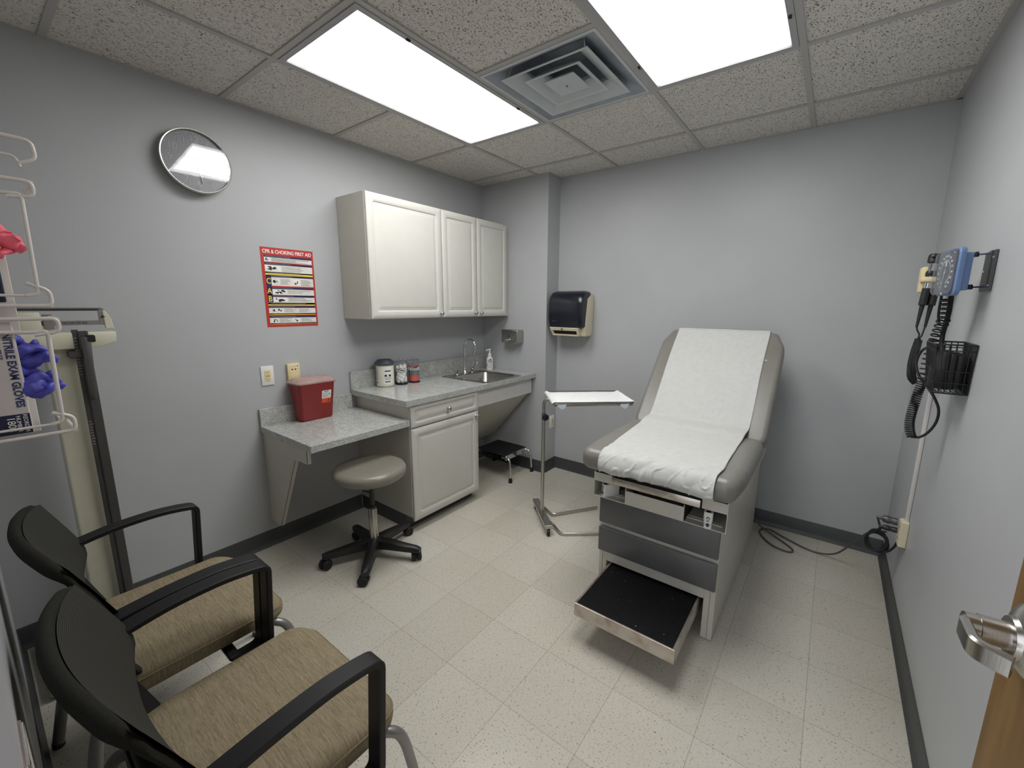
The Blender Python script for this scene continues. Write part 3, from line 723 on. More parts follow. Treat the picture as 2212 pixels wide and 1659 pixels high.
build('faceplate', b, ['ivory', 'blackink'], t, smooth=0)
def poster():
    y0, y1, z0, z1 = .116, .417, 1.343, 1.797; PW = y1-y0; PH = z1-z0
    T = LW(y0, z0); b = MB().xf(T).box(0, PW, 0, PH, 0, .0008); e = .0008
    def rect(u0, u1, v0, v1, m, k=1): b.mat(m).box(u0*PW, u1*PW, (1-v1)*PH, (1-v0)*PH, e, e+.0002*k)
    b.mat(3); b.text('CPR & CHOKING FIRST AID', .0285, T.inverted() @ T @ Matrix.Translation((PW*.5, PH*(1-.052), e)), .0003, bold=.0006, sx=.80)
    def pic(u0, u1, v0, v1, seed):
        rect(u0, u1, v0, v1, 3, 2); rnd = random.Random(seed); b.mat(5)
        for k in range(13):
            b.mat(9 if k % 4 else 3); cx = (u0+(u1-u0)*rnd.uniform(.15, .85))*PW; cy = (1-(v0+(v1-v0)*rnd.uniform(.25, .8)))*PH; rx = (u1-u0)*PW*rnd.uniform(.06, .17); ry = (v1-v0)*PH*rnd.uniform(.10, .24)
            n = 8; ph = rnd.uniform(0, 6); b.add([(cx+rx*math.cos(2*PI*j/n+ph)*rnd.uniform(.7, 1.1), cy+ry*math.sin(2*PI*j/n+ph), e+.0006+.00004*k) for j in range(n)], [tuple(range(n))])
    def lines(u0, u1, v0, v1, n, seed, m=5):
        rnd = random.Random(seed)
        for k in range(n):
            v = v0+(v1-v0)*(k+.5)/n; rect(u0, u0+(u1-u0)*rnd.uniform(.6, 1), v-.0022, v+.0022, m, 2)
    band = lambda v: (rect(.055, .965, v-.004, v+.021, 2), rect(.075, .55, v+.004, v+.011, 8, 2))
    # sections: (top of band, top of body, bottom of body)
    for v, vb in ((.10, .178), (.193, .318), (.345, .475), (.495, .59), (.597, .71), (.735, .84), (.862, .965)):
        rect(.055, .965, v+.015, vb, 4)
        band(v)
    pic(.075, .155, .125, .165, 1); lines(.185, .92, .125, .175, 5, 2)
    pic(.075, .34, .225, .285, 3); lines(.365, .93, .225, .30, 5, 4)
    rect(.055, .965, .302, .340, 6); lines(.10, .85, .306, .336, 2, 5)
    for v0, v1, ch, sd in ((.365, .475, 'C', 10), (.495, .59, 'A', 20), (.60, .685, 'B', 30)):
        rect(.055, .15, v0-.02, v1, 2, 2); b.mat(7); b.text(ch, .046, Matrix.Translation((PW*.1, PH*(1-(v0+v1)/2), e+.0006)), .0002, bold=.0004, sx=.8)
    pic(.165, .30, .39, .455, 11); lines(.32, .53, .385, .46, 6, 12); pic(.57, .69, .39, .455, 13); lines(.71, .93, .385, .465, 7, 14)
    pic(.165, .42, .52, .58, 21); lines(.44, .90, .525, .57, 3, 22)
    pic(.165, .42, .62, .68, 31); lines(.44, .93, .62, .675, 5, 32)
    rect(.055, .965, .688, .725, 6); lines(.10, .92, .692, .722, 2, 33)
    pic(.10, .185, .765, .815, 41); pic(.21, .31, .765, .815, 42); lines(.34, .6, .765, .815, 4, 43); lines(.63, .88, .765, .815, 4, 44)
    rect(.055, .965, .826, .846, 6); lines(.12, .88, .830, .842, 1, 45)
    pic(.09, .21, .895, .94, 51); lines(.24, .48, .888, .945, 5, 52); pic(.52, .63, .895, .94, 53); lines(.66, .92, .888, .945, 5, 54)
    rect(.055, .965, .952, .968, 6); lines(.12, .9, .956, .964, 1, 55)
    o = build('poster', b, ['postred', 'postred', 'postnavy', 'whiteink', 'postpaper', 'greyink', 'postyel', 'postyel', 'greyink', 'blackink'], None, smooth=0)
    tag(o, 'red-bordered CPR and choking first aid poster on the left wall', 'poster')
poster()
def clock():
    cy, cz, RR = -.147, 2.163, .148; t = thing('wall_clock', 'round silver-faced wall clock with white numerals high on the left wall', 'clock', (0, cy, cz)); T = Matrix.Translation((.010, 0, 0)) @ LW(cy, cz) @ Matrix.Rotation(R(-3.6), 4, 'X')
    b = MB().xf(T).lathe([(RR-.012, 0), (RR-.004, .010), (RR, .020), (RR+.001, .036), (RR-.002, .041), (RR-.006, .040), (RR-.009, .024)], 72, caps=False); build('rim', b, 'steel', t, smooth=50)
    b = MB().xf(T).lathe([(RR-.008, .020), (RR-.008, .024), (0, .024)], 64); build('dial', b, 'clockface', t, smooth=30)
    b = MB().xf(T)
    for k in range(1, 13):
        a = PI/2-2*PI*k/12; b.text(str(k), .045, Matrix.Translation((.104*math.cos(a), .104*math.sin(a), .0250)), .0006, bold=-.0006, sx=.92)
    for k in range(60):
        a = 2*PI*k/60; r = .0022 if k % 5 == 0 else .0013; b.lathe([(r, .0241), (r, .0252)], 8, Matrix.Translation((.132*math.cos(a), .132*math.sin(a), 0)))
    build('numerals', b, 'whiteink', t, smooth=0)
    for nm, ang, L, w_, z in (('hour_hand', 134, .068, .0048, .028), ('minute_hand', 172, .100, .0038, .030), ('second_hand', 22, .085, .0012, .032)):
        a = R(90-ang); b = MB().xf(T @ Matrix.Translation((0, 0, z)) @ Matrix.Rotation(a, 4, 'Z')).box(-.022, L, -w_/2, w_/2, 0, .0012); build(nm, b, 'whiteink', t, smooth=0)
    b = MB().xf(T).lathe([(.005, .025), (.005, .034), (0, .035)], 20); build('hub', b, 'whiteink', t)
    b = MB().xf(T).lathe([(RR-.007, .0385), (RR*.5, .0395), (0, .040)], 64); build('glass', b, 'glass', t)
clock()

# ------------------------------------------------------------------ column and back wall fittings
def soapdisp():
    x0, x1, z0, z1, dp = .292, .474, 1.152, 1.268, .092; cx = (x0+x1)/2
    t = thing('soap_dispenser', 'brushed steel wall soap dispenser above the sink corner', 'soap dispenser', (cx, PY, 1.21))
    b = MB().rbox(x0, x1, PY-dp, PY-.001, z0, z1, .010, 3); build('housing', b, 'steel', t, smooth=40)
    T = TR((x0+.085, PY-dp, z0+.026), (1, 0, 0), (0, 0, 1))  # local z = -y (out of the box)
    b = MB().xf(T).lathe([(.010, 0), (.010, .014), (.006, .016), (.006, .034), (.010, .036), (.010, .042)], 18).tube([(0, 0, .02), (-.018, -.004, .03), (-.030, -.010, .034)], .004, 8); build('push_valve', b, 'chrome', t, smooth=50)
    b = MB().xf(T).lathe([(.008, 0), (.008, .0012), (0, .0013)], 16, Matrix.Translation((0, .034, 0))); build('window', b, 'dark', t)
soapdisp()
def towel():
    x0, x1, z0, z1 = .742, 1.055, 1.232, 1.598; yb = D-.001; dp = .205
    t = thing('paper_towel_dispenser', 'navy and ivory paper towel dispenser on the back wall by the column', 'towel dispenser', ((x0+x1)/2, D, 1.4))
    # ivory body: side profile (y out, z)
    def side(prof, xa, xb, r): return MB().xf(TR((xa, 0, 0), (0, 1, 0), (0, 0, 1))).prism(prof, 0, xb-xa, r, 3)
    b = side([(yb, z0+.030), (yb, z1-.030), (yb-.05, z1-.02), (yb-.12, z1-.06), (yb-.15, z0+.10), (yb-.135, z0), (yb-.03, z0)], x0+.006, x1-.001, .010)
    build('body', b, 'ivory', t, smooth=40)
    # cover, bulging in front
    n = 12; rings = []
    def outline(inset, dx):
        pr = [(yb-.048, z1-.004), (yb-.10, z1), (yb-.155, z1-.012), (yb-.19, z1-.045), (yb-.205, z1-.10), (yb-.208, z1-.17), (yb-.204, z1-.24), (yb-.192, z1-.295), (yb-.06, z1-.320), (yb-.05, z1-.26)]
        cy = sum(p[0] for p in pr)/len(pr); cz = sum(p[1] for p in pr)/len(pr)
        return [(dx, p[0]+(cy-p[0])*inset, p[1]+(cz-p[1])*inset) for p in pr]
    b = MB().rings([outline(.14, x0), outline(.04, x0+.006), outline(0, x0+.022), outline(0, x1-.045), outline(.035, x1-.016), outline(.12, x1-.002)], cap0=True)
    build('cover', b, 'navyplastic', t, smooth=55, bevel=.003)
    # lower ivory front with the slot
    T = TR((x0+.012, yb-.186, z0+.052), (1, 0, 0), (0, .38, -1))
    T = TR((x0+.010, yb-.198, z1-.298), (1, 0, 0), (0, .42, -.9))
    wv = x1-x0-.045; hv = .074
    b = MB().xf(T)
    o = [(0, 0), (wv, 0), (wv-.006, hv), (.014, hv)]; i = [(.018, .026), (wv-.020, .026), (wv-.022, .066), (.026, .066)]
    b.rings([[(x, y, .04) for x, y in o], [(x, y, 0) for x, y in o], [(x, y, -.001) for x, y in i], [(x, y, .035) for x, y in i]], cap1=False)
    build('front_lip', b, 'ivory', t, smooth=0, bevel=.002)
    b = MB().xf(T).box(.018, wv-.018, .024, .068, .018, .022); build('slot', b, 'dark', t, smooth=0)
    b = MB().xf(T).lathe([(.008, -.004), (.008, .002)], 18, Matrix.Translation((wv*.44, .014, 0))).box(wv*.38, wv*.5, .003, .006, -.002, 0); build('lock', b, 'steel', t)
    b = MB().xf(TR((x0+.045, yb-.2075, z1-.243), (1, 0, 0), (0, -.05, 1))).box(0, .003, -.008, .012, -.001, .0006).box(.003, .040, -.003, .002, -.001, .0006); build('logo', b, 'greymetal', t, smooth=0)
towel()
T = TR((PX+.0005, 2.120, .450), (0, 1, 0), (0, 0, 1)); outlet('wall_outlet', T, 'white-plated cream outlet low on the column side near the corner')

# ------------------------------------------------------------------ rolling stool
def stool():
    c = Vector((.611, .335, 0)); t = thing('rolling_stool', 'round taupe vinyl stool on a black five-caster base under the desk', 'stool', c); T = Matrix.Translation(c+Vector((-.035, .075, 0)))
    T = Matrix.Translation(c)
    seat = Matrix.Translation((c.x-.105, c.y+.075, 0))
    seat = Matrix.Translation((c.x-.004, c.y, .057)) @ Matrix.Diagonal((1.045, 1.045, 1, 1))
    b = MB().xf(seat).lathe([(.06, .437), (.150, .438), (.172, .444), (.187, .458), (.193, .475), (.192, .492), (.184, .506), (.166, .514), (.11, .518), (0, .520)], 64); build('seat', b, 'stoolvinyl', t, smooth=60)
    b = MB().xf(T).lathe([(.014, .12), (.014, .496)], 20); build('gas_lift', b, 'black', t, smooth=50)
    b = MB().xf(T).lathe([(.026, .095), (.0245, .30), (.020, .312)], 28); 
    build('lift_cover', b, 'steel', t, smooth=40)
    b = MB().xf(T).lathe([(.021, .305), (.021, .325)], 20); build('collar', b, 'black', t, smooth=40)
    b = MB().xf(T).lathe([(.045, .062), (.050, .075), (.046, .100), (.034, .115), (.028, .118)], 28); build('hub', b, 'black', t, smooth=50)
    d = (Vector((-.155, -.05, 0))).normalized()
    b = MB().tube(catmull([Vector((c.x, c.y, .40)), Vector((c.x, c.y, .415))+d*.09, Vector((c.x, c.y, .430))+d*.13, Vector((c.x, c.y, .494))+d*.105], 6), .0045, 8); build('lever', b, 'black', t, smooth=50)
    for a in (-117, -45, 27, 99, 171):
        M_ = T @ Matrix.Rotation(R(a), 4, 'Z'); b = MB().xf(M_)
        def rr(x, hw, z0, z1): return [(x, -hw, z0+.006), (x, -hw*.7, z0), (x, hw*.7, z0), (x, hw, z0+.006), (x, hw*.9, z1-.008), (x, hw*.5, z1), (x, -hw*.5, z1), (x, -hw*.9, z1-.008)]
        b.rings([rr(.02, .031, .060, .124), rr(.10, .029, .060, .116), (rr(.20, .026, .057, .100)), rr(.262, .024, .056, .092), rr(.285, .018, .057, .084)], cap0=True); leg = build('leg', b, 'black', t, smooth=40)
        tw = R(a*3+40)
        M2 = M_ @ Matrix.Translation((.262, 0, 0)) @ Matrix.Rotation(tw, 4, 'Z')
        b = MB().xf(M2).lathe([(.006, .045), (.006, .068)], 10).prism([(-.024, .030), (-.020, .046), (-.008, .056), (.008, .054), (.010, .040)], -.006, .006) if 0 else MB().xf(M2).lathe([(.007, .040), (.007, .066)], 10)
        b.xf(M2 @ Matrix.Translation((.012, 0, .0285)) @ Matrix.Rotation(PI/2, 4, 'X')).lathe([(.010, -.028), (.025, -.027), (.0285, -.022), (.0285, -.006), (.020, -.005), (.020, .005), (.0285, .006), (.0285, .022), (.025, .027), (.010, .028)], 24)
        build('caster', b, 'blackrub', t, smooth=50)
stool()

# ------------------------------------------------------------------ step stool under the sink
def stepstool():
    x0, x1, y0, y1, z = .215, .555, 1.655, 1.955, .222
    t = thing('step_stool', 'small chrome footstool with black rubber top under the sink', 'step stool', ((x0+x1)/2, (y0+y1)/2, 0))
    b = MB(); o = rrect(x0, x1, y0, y1, .012, 3); i = rrect(x0+.012, x1-.012, y0+.012, y1-.012, .008, 3)
    b.rings([[(x, y, z-.040) for x, y in i], [(x, y, z-.040) for x, y in o], [(x, y, z) for x, y in o], [(x, y, z+.001) for x, y in i], [(x, y, z-.004) for x, y in i]], cap1=True); build('frame', b, 'chrome', t, smooth=40)
    b = MB(); i2 = rrect(x0+.008, x1-.008, y0+.008, y1-.008, .008, 3); b.rings([[(x, y, z-.003) for x, y in i2], [(x, y, z+.0035) for x, y in i2]], cap0=True)
    for k in range(14):
        yy = y0+.02+(y1-y0-.04)*k/13; b.box(x0+.014, x1-.014, yy-.004, yy+.004, z+.003, z+.0048)
    build('tread', b, 'blackrub', t, smooth=0)
    for sx, sy in ((0, 0), (1, 0), (0, 1), (1, 1)):
        X = x1 if sx else x0; Y = y1 if sy else y0; dx = 1 if sx else -1; dy = 1 if sy else -1
        P = catmull([(X-dx*.05, Y-dy*.008, z-.022), (X+dx*.012, Y-dy*.006, z-.024), (X+dx*.036, Y-dy*.002, z-.055), (X+dx*.046, Y+dy*.002, z-.12), (X+dx*.050, Y+dy*.006, .035)], 6)
        b = MB().tube(P, .0105, 14); leg = build('leg', b, 'chrome', t, smooth=50)
        b = MB().lathe([(.017, 0), (.016, .018), (.013, .040)], 18, Matrix.Translation((X+dx*.051, Y+dy*.006, 0))); sub('rubber_foot', b, 'blackrub', leg, smooth=40)
        leg.children[0].location = (0, 0, 0)
stepstool()

# ------------------------------------------------------------------ instrument (tray) stand
def mayo():
    px, py = 1.165, 1.292
    t = thing('instrument_stand', 'stainless steel instrument tray stand on a wheeled base left of the exam table', 'stand', (px, py, 0))
    fwd = Vector((.76, .65, 0))     # direction the legs reach
    # base bar
    a = Vector((1.026, 1.418, 0)); c = Vector((1.316, 1.149, 0)); d = (c-a).normalized(); T = TR((a.x, a.y, .047), d, (-d.y, d.x, 0))
    L = (c-a).length; b = MB().xf(T).rbox(0, L, -.024, .024, 0, .026, .002, 1); build('base_bar', b, 'steel', t, smooth=30)
    for u in (.012, L-.012):
        p = a+d*u; m = Matrix.Translation((p.x, p.y, 0)) @ Matrix.Rotation(R(-60), 4, 'Z')
        b = MB().xf(m).box(-.013, .013, -.015, -.012, .020, .049).box(-.013, .013, .012, .015, .020, .049)
        cz = build('caster', b, 'chrome', t, smooth=0)
        b = MB().xf(m @ Matrix.Translation((.006, 0, .0225)) @ Matrix.Rotation(PI/2, 4, 'X')).lathe([(.004, -.011), (.020, -.0105), (.0225, -.007), (.0225, .007), (.020, .0105), (.004, .011)], 28); sub('wheel', b, 'blackrub', cz, smooth=50)
    # legs: flat bars, bent
    for q in ([(1.075, 1.395, .052), (1.100, 1.412, .03), (1.200, 1.376, .012), (1.402, 1.672, .012)], [(1.262, 1.225, .052), (1.285, 1.246, .03), (1.378, 1.195, .012), (1.600, 1.372, .012)]):
        b = MB().strap(fillet(q, .03, 4), .010, .022, (0, 0, 1)); b = MB().strap(fillet(q, .03, 4), .024, .010, (0, 0, 1)); build('leg', b, 'steel', t, smooth=35)
    # post, curved at the top towards the tray
    tc = Vector((1.435, 1.350, .905))
    b = MB().tube([(px, py, .07), (px, py, .742)], .0125, 18); build('post', b, 'steel', t, smooth=50)
    P = fillet([(px, py, .735), (px, py, .866), (px+.065, py+.02, .8675), (px+.30, py+.060, .868)], .055, 8)
    b = MB().tube(P, .0108, 16); build('upper_rod', b, 'steel', t, smooth=50)
    n_ = Vector((.80, -.60, 0)).normalized()
    T = TR((px, py, .752), (-n_.y, n_.x, 0), (0, 0, 1))
    b = MB().lathe([(.0165, .728), (.0165, .772)], 18, Matrix.Translation((px, py, 0))); kn = build('clamp', b, 'steel', t, smooth=50)
    b = MB().xf(T).lathe([(.008, .012), (.008, .026), (.021, .028), (.0225, .034), (.021, .043), (.010, .046), (0, .046)], 24)
    b2 = MB().xf(TR((px, py, .752), (n_.y, -n_.x, 0), (0, 0, 1))).lathe([(.008, .012), (.008, .026), (.021, .028), (.0225, .034), (.021, .043), (.010, .046), (0, .046)], 24)
    z_dir = TR((0, 0, 0), (-n_.y, n_.x, 0), (0, 0, 1)).col[2].xyz
    sub('knob', b if z_dir.dot(n_) > 0 else b2, 'blackrub', kn, smooth=50)
    # tray
    c0 = [Vector(v) for v in ((1.098, 1.440), (1.470, 1.785), (1.690, 1.452), (1.318, 1.140))] if 0 else None
    u = Vector((.690, .640, 0)).normalized(); v = Vector((u.y, -u.x, 0))
    A = Vector((1.196, 1.386, .903-.012)); T = TR(A, u, v)
    return t, T
mt, TT = mayo()
def tray(t):
    # tray outline in world coordinates solved from its four corners
    TL, TR_, BR, BL = Vector((1.117, 1.410)), Vector((1.490, 1.770)), Vector((1.700, 1.440)), Vector((1.325, 1.143))
    cx = (TL+TR_+BR+BL)/4; u = ((TR_-TL)+(BR-BL)).normalized(); v = Vector((-u.y, u.x)); Lh = .255; Wh = .185; z = .893
    T = TR((cx.x, cx.y, z), (u.x, u.y, 0), (v.x, v.y, 0))
    q = lambda a, b_, r, z_: [(x, y, z_) for x, y in rrect(-a, a, -b_, b_, r, 5)]
    b = MB().xf(T).rings([q(Lh-.002, Wh-.002, .03, -.010), q(Lh+.002, Wh+.002, .031, -.004), q(Lh+.003, Wh+.003, .032, 0), q(Lh, Wh, .03, .002), q(Lh-.004, Wh-.004, .028, 0), q(Lh-.012, Wh-.012, .025, -.010), q(Lh-.018, Wh-.018, .024, -.012)], cap1=True)
    build('tray', b, 'steel', t, smooth=50)
    b = MB().xf(T).tube([(x*1.0, y*1.0, -.019) for x, y in rrect(-Lh+.010, Lh-.010, -Wh+.010, Wh-.010, .03, 5)], .006, 10, closed=True); 
    b = MB().xf(T); o = rrect(-Lh+.004, Lh-.004, -Wh+.004, Wh-.004, .03, 5); i = rrect(-Lh+.010, Lh-.010, -Wh+.010, Wh-.010, .026, 5)
    b.rings([[(x, y, -.020) for x, y in i], [(x, y, -.020) for x, y in o], [(x, y, -.006) for x, y in o], [(x, y, -.013) for x, y in i], [(x, y, -.020) for x, y in i]], cap1=False); build('tray_rim', b, 'steel', t, smooth=40)
    # towel
    nx, ny = 40, 26; vs = []; fs = []
    for j in range(ny+1):
        for i in range(nx+1):
            x = -Lh-.008+(2*Lh+.016)*i/nx; y = -Wh+.002+(2*Wh-.026)*j/ny
            zz_ = .0085+.0015*noise.noise(Vector((x*18, y*18, 3)))-.0145*min(1, max(0, min((Lh-abs(x))/.03, (Wh+.002-abs(y))/.03)))
            ex = max(0, abs(x)-Lh+.002); zz_ -= ex*1.2
            vs.append((x, y, zz_))
    for j in range(ny):
        for i in range(nx): a = j*(nx+1)+i; fs.append((a, a+1, a+nx+2, a+nx+1))
    b = MB().xf(T).add(vs, fs); o = build('tray_towel', b, 'towel', None, smooth=60)
    md = o.modifiers.new('thick', 'SOLIDIFY'); md.thickness = .002; md.offset = 1
    # corner tails hanging below the rim
    for k, x in enumerate((-Lh+.055, Lh-.065)):
        b = MB().xf(T); y = -Wh-.0005
        b.add([(x-.026, y, .002), (x+.030, y, .002), (x+.016, y-.002, -.030), (x-.002, y-.001, -.040), (x-.030, y, -.018)], [(0, 1, 2, 3, 4)])
        h = build('hanging_corner', b, 'bluetowel', None, smooth=0); md = h.modifiers.new('thick', 'SOLIDIFY'); md.thickness = .0015; h.parent = o
    tag(o, 'white cloth towel spread over the instrument stand tray', 'towel')
tray(mt)

# ------------------------------------------------------------------ exam table
def examtable():
    C = 2.090; t = thing('exam_table', 'grey vinyl exam table with raised back and pulled-out step', 'exam table', (C, 1.4, 0))
    X0, X1, Y0, Y1 = 1.811, 2.369, .853, 2.03
    # cabinet shell with an opening for the step
    b = MB(); sx0, sx1, sz1 = 1.852, 2.322, .197
    b.box(X0, sx0, Y0, Y0+.02, .004, .56).box(sx1, X1, Y0, Y0+.02, .004, .56).box(sx0, sx1, Y0, Y0+.02, sz1, .56)
    b.box(X0, X0+.012, Y0+.02, Y1, .004, .56).box(X1-.012, X1, Y0+.02, Y1, .004, .56).box(X0+.012, X1-.012, Y1-.012, Y1, .004, .56)
    build('cabinet_base', b, 'tablemetal', t, smooth=0, bevel=.002)
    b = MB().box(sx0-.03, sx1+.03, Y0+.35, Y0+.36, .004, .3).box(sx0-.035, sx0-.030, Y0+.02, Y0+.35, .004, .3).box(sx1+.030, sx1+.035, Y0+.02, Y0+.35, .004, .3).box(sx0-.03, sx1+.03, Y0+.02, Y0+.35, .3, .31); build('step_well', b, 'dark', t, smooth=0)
    for x in (X0+.020, X1-.021): build('seam', MB().box(x-.0006, x+.0006, Y0-.0006, Y0+.001, .006, .245), 'dark', t, smooth=0)
    for z0, z1 in ((.412, .545), (.258, .386)):
        b = MB().rbox(X0+.002, X1-.001, Y0-.022, Y0-.001, z0, z1, .003, 2); o = build('drawer', b, 'tabledark', t, smooth=40)
        b = MB().box(X0+.004, X1-.003, Y0-.021, Y0-.006, z1-.0015, z1+.0006); sub('highlight_edge', b, 'silver', o, smooth=0)  # highlight along the drawer's top edge, painted as a lighter silver strip
    # upper housing: sides, open front bay, top rails
    HX0, HX1, HY = 1.785, 2.391, .812; z0, z1 = .552, .690
    b = MB()
    b.box(HX0, HX0+.004, HY, Y1, z0, z1-.012).box(HX1-.004, HX1, HY, Y1, z0, z1)
    b.box(HX0+.004, HX1-.004, HY, Y1, z0, z0+.004)
    b.box(HX0+.004, HX1-.004, HY+.17, HY+.175, z0, z1-.02).box(HX0+.004, HX1-.004, Y1-.004, Y1, z0, z1)
    b.box(HX0+.004, 1.885, HY, HY+.003, .632, z1-.014).box(2.289, HX1-.004, HY, HY+.003, .638, z1-.006)
    b.box(HX0+.004, 1.885, HY+.003, HY+.17, .632, .635).box(2.289, HX1-.004, HY+.003, HY+.17, .638, .641)
    build('upper_housing', b, 'tablemetal', t, smooth=0, bevel=.001)
    b = MB().box(HX0+.006, HX1-.006, HY+.165, HY+.169, z0+.004, z1-.02).box(1.946, 1.950, HY+.004, HY+.165, z0+.005, .64).box(2.218, 2.222, HY+.004, HY+.165, z0+.005, .64); build('bay_lining', b, 'dark', t, smooth=0)
    b = MB().box(1.952, 2.218, HY-.004, HY+.0, .556, .622).box(1.952, 2.218, HY, HY+.13, .556, .560).box(1.950, 1.953, HY-.004, HY+.10, .556, .638).box(2.217, 2.220, HY-.004, HY+.10, .556, .632); build('debris_pan', b, 'tablemetal', t, smooth=0, bevel=.001)
    b = MB().rbox(1.884, 2.285, HY-.014, HY-.008, .642, .676, .002, 2).box(1.884, 2.285, HY-.008, HY+.12, .670, .675); build('leg_rest_front', b, 'steelworn', t, smooth=30)
    b = MB().rbox(1.90, 2.30, .80, 1.95, .690, .716, .004, 2); build('seat_board', b, 'greymetal', t, smooth=30)
    b = MB().box(1.875, 2.335, HY+.02, Y1, .668, .692); build('seat_support', b, 'dark', t, smooth=0)
    # stirrups folded in their bays: padded white ends with an arrow
    for k, (cx, rot, yy) in enumerate(((1.838, -38, .826), (2.318, 8, .812))):
        T = Matrix.Translation((cx, yy, .556)) @ Matrix.Rotation(R(rot), 4, 'Z'); hh = .064 if k == 0 else .074
        b = MB().xf(T)
        b.rings([[(x, y, z) for x, y in rrect(-.018*s_, .018*s_, -.010, .075, .008, 4)] for z, s_ in ((.001, .85), (.030, .88), (.036, 1), (hh-.004, 1), (hh, .92))], cap0=True)
        st = build('stirrup', b, 'white', t, smooth=50)
        b = MB().xf(T @ Matrix.Translation((0, 0, hh))).lathe([(.0105, .0003), (.006, .0006), (0, .0006)], 14, Matrix.Translation((0, .004, 0))); sub('socket', b, 'dark', st)
        b = MB().xf(T @ TR((0, -.0105, .045), (1, 0, 0), (0, 0, 1)))
        ar = [(-.004, -.010), (.004, -.010), (.004, .003), (.009, .003), (0, .013), (-.009, .003), (-.004, .003)]; n = len(ar); inn = [(x*.62, y*.62) for x, y in ar]
        b.add([(x, y, .0004) for x, y in ar]+[(x, y, .0004) for x, y in inn], [(i, (i+1) % n, n+(i+1) % n, n+i) for i in range(n)])
        b.mat(1).box(-.005, .005, -.034, -.018, .0002, .0006).box(-.009, .009, -.027, -.023, .0002, .0006); sub('arrow_mark', b, ['blackink', 'navyink'], st, smooth=0)
        b = MB().xf(T).tube([(0, .07, .03), (.0 if k == 0 else -.01, .14, .03)], .008, 10); sub('bar', b, 'greymetal', st)
    # step drawer
    sy0 = .490; b = MB(); o = [(1.870, sy0), (2.306, sy0), (2.306, 1.10), (1.870, 1.10)]; i = [(1.880, sy0+.008), (2.296, sy0+.008), (2.296, 1.09), (1.880, 1.09)]
    b.rings([[(x, y, .130) for x, y in i], [(x, y, .128) for x, y in o], [(x, y, .186) for x, y in o], [(x, y, .190) for x, y in o], [(x, y, .190) for x, y in i], [(x, y, .183) for x, y in i]], cap1=True)
    b.box(1.872, 2.304, sy0+.002, 1.09, .128, .131); st = build('step', b, 'steelworn', t, smooth=0, bevel=.0015)
    b = MB().box(1.8805, 2.2955, sy0+.0085, 1.08, .183, .1875); sub('step_mat', b, 'stepmat', st, smooth=0)
    # cushions
    zt = .822
    pl = [(C-.334, .712), (C-.350, .90), (C-.350, 1.395), (C+.350, 1.395), (C+.350, .90), (C+.334, .712)]
    b = MB().prism(pl, .716, zt, .044, 7, corner=True); build('seat_cushion', b, 'vinyl', t, smooth=60)
    # back section, hinged and raised
    p0 = Vector((C, 1.405, .790)); p1 = Vector((C, 1.925, 1.335)); up = (p1-p0).normalized(); L = (p1-p0).length
    T = TR(p0, (1, 0, 0), up)   # local z = x cross up, pointing to -y/+z side (front)
    pl = [(-.340, 0), (.340, 0), (.352, .05), (.350, L-.105), (.302, L+.002), (-.302, L+.002), (-.350, L-.105), (-.352, .05)]
    zdir = T.col[2].xyz; sgn = 1 if zdir.y < 0 else -1
    b = MB().xf(T).prism(pl, -.095*sgn if sgn > 0 else 0, 0 if sgn > 0 else .095, .024, 6, corner=True); build('back_cushion', b, 'vinyl', t, smooth=60)
    b = MB().xf(T); b.rbox(-.30, .30, .03, L-.10, -.118*sgn if sgn > 0 else .092, -.092 if sgn > 0 else .118, .004, 2); build('back_frame', b, 'tablemetal', t, smooth=30)
    b = MB()
    for x in (1.80, 2.365):
        b.strap([(x, 1.55, .69), (x, 1.80, 1.06)], .03, .005, (0, .8, -.5))
    build('back_support', b, 'tablemetal', t, smooth=30)
    for x in (1.835, 2.330):
        b = MB().lathe([(.014, 0), (.016, .012), (.012, .020)], 16, Matrix.Translation((x, .845, .690))); build('bumper', b, 'blackrub', t, smooth=40)
    b = MB().xf(T)
    for x in (.248, -.262):
        b.box(x, x+.030, L*.71, L*.71+.003, .0005*sgn, .002*sgn) if sgn > 0 else b.box(x, x+.03, L*.71, L*.71+.003, -.002, -.0005)
    build('tape_edge', b, 'white', t, smooth=0)
    # paper: a strip laid on the profile
    prof = [(.706, .750), (.701, .758), (.699, .772), (.706, .795), (.722, .815), (.76, .8245), (.85, .8265), (1.00, .8265), (1.16, .8265), (1.27, .830), (1.345, .842)]
    nv = Vector((0, zdir.y*sgn, zdir.z*sgn))
    q = [(p0+up*s_*L+nv*o_) for s_, o_ in ((.085, .014), (.15, .005), (.24, .003), (.4, .003), (.6, .003), (.8, .003), (.92, .003), (.975, .002))]
    prof += [(v.y, v.z) for v in q]; e = p0+up*(L+.004); prof += [(e.y-.012*up.y-.002, e.z-.001), (e.y+.018, e.z-.012), (e.y+.045, e.z-.05), (e.y+.052, e.z-.14)]
    pp = [Vector((0, a, z)) for a, z in prof]; pp = catmull(pp, 9); Np = len(pp); nx = 96; vs = []; fs = []
    Ln = [0]
    for a, c_ in zip(pp, pp[1:]): Ln.append(Ln[-1]+(c_-a).length)
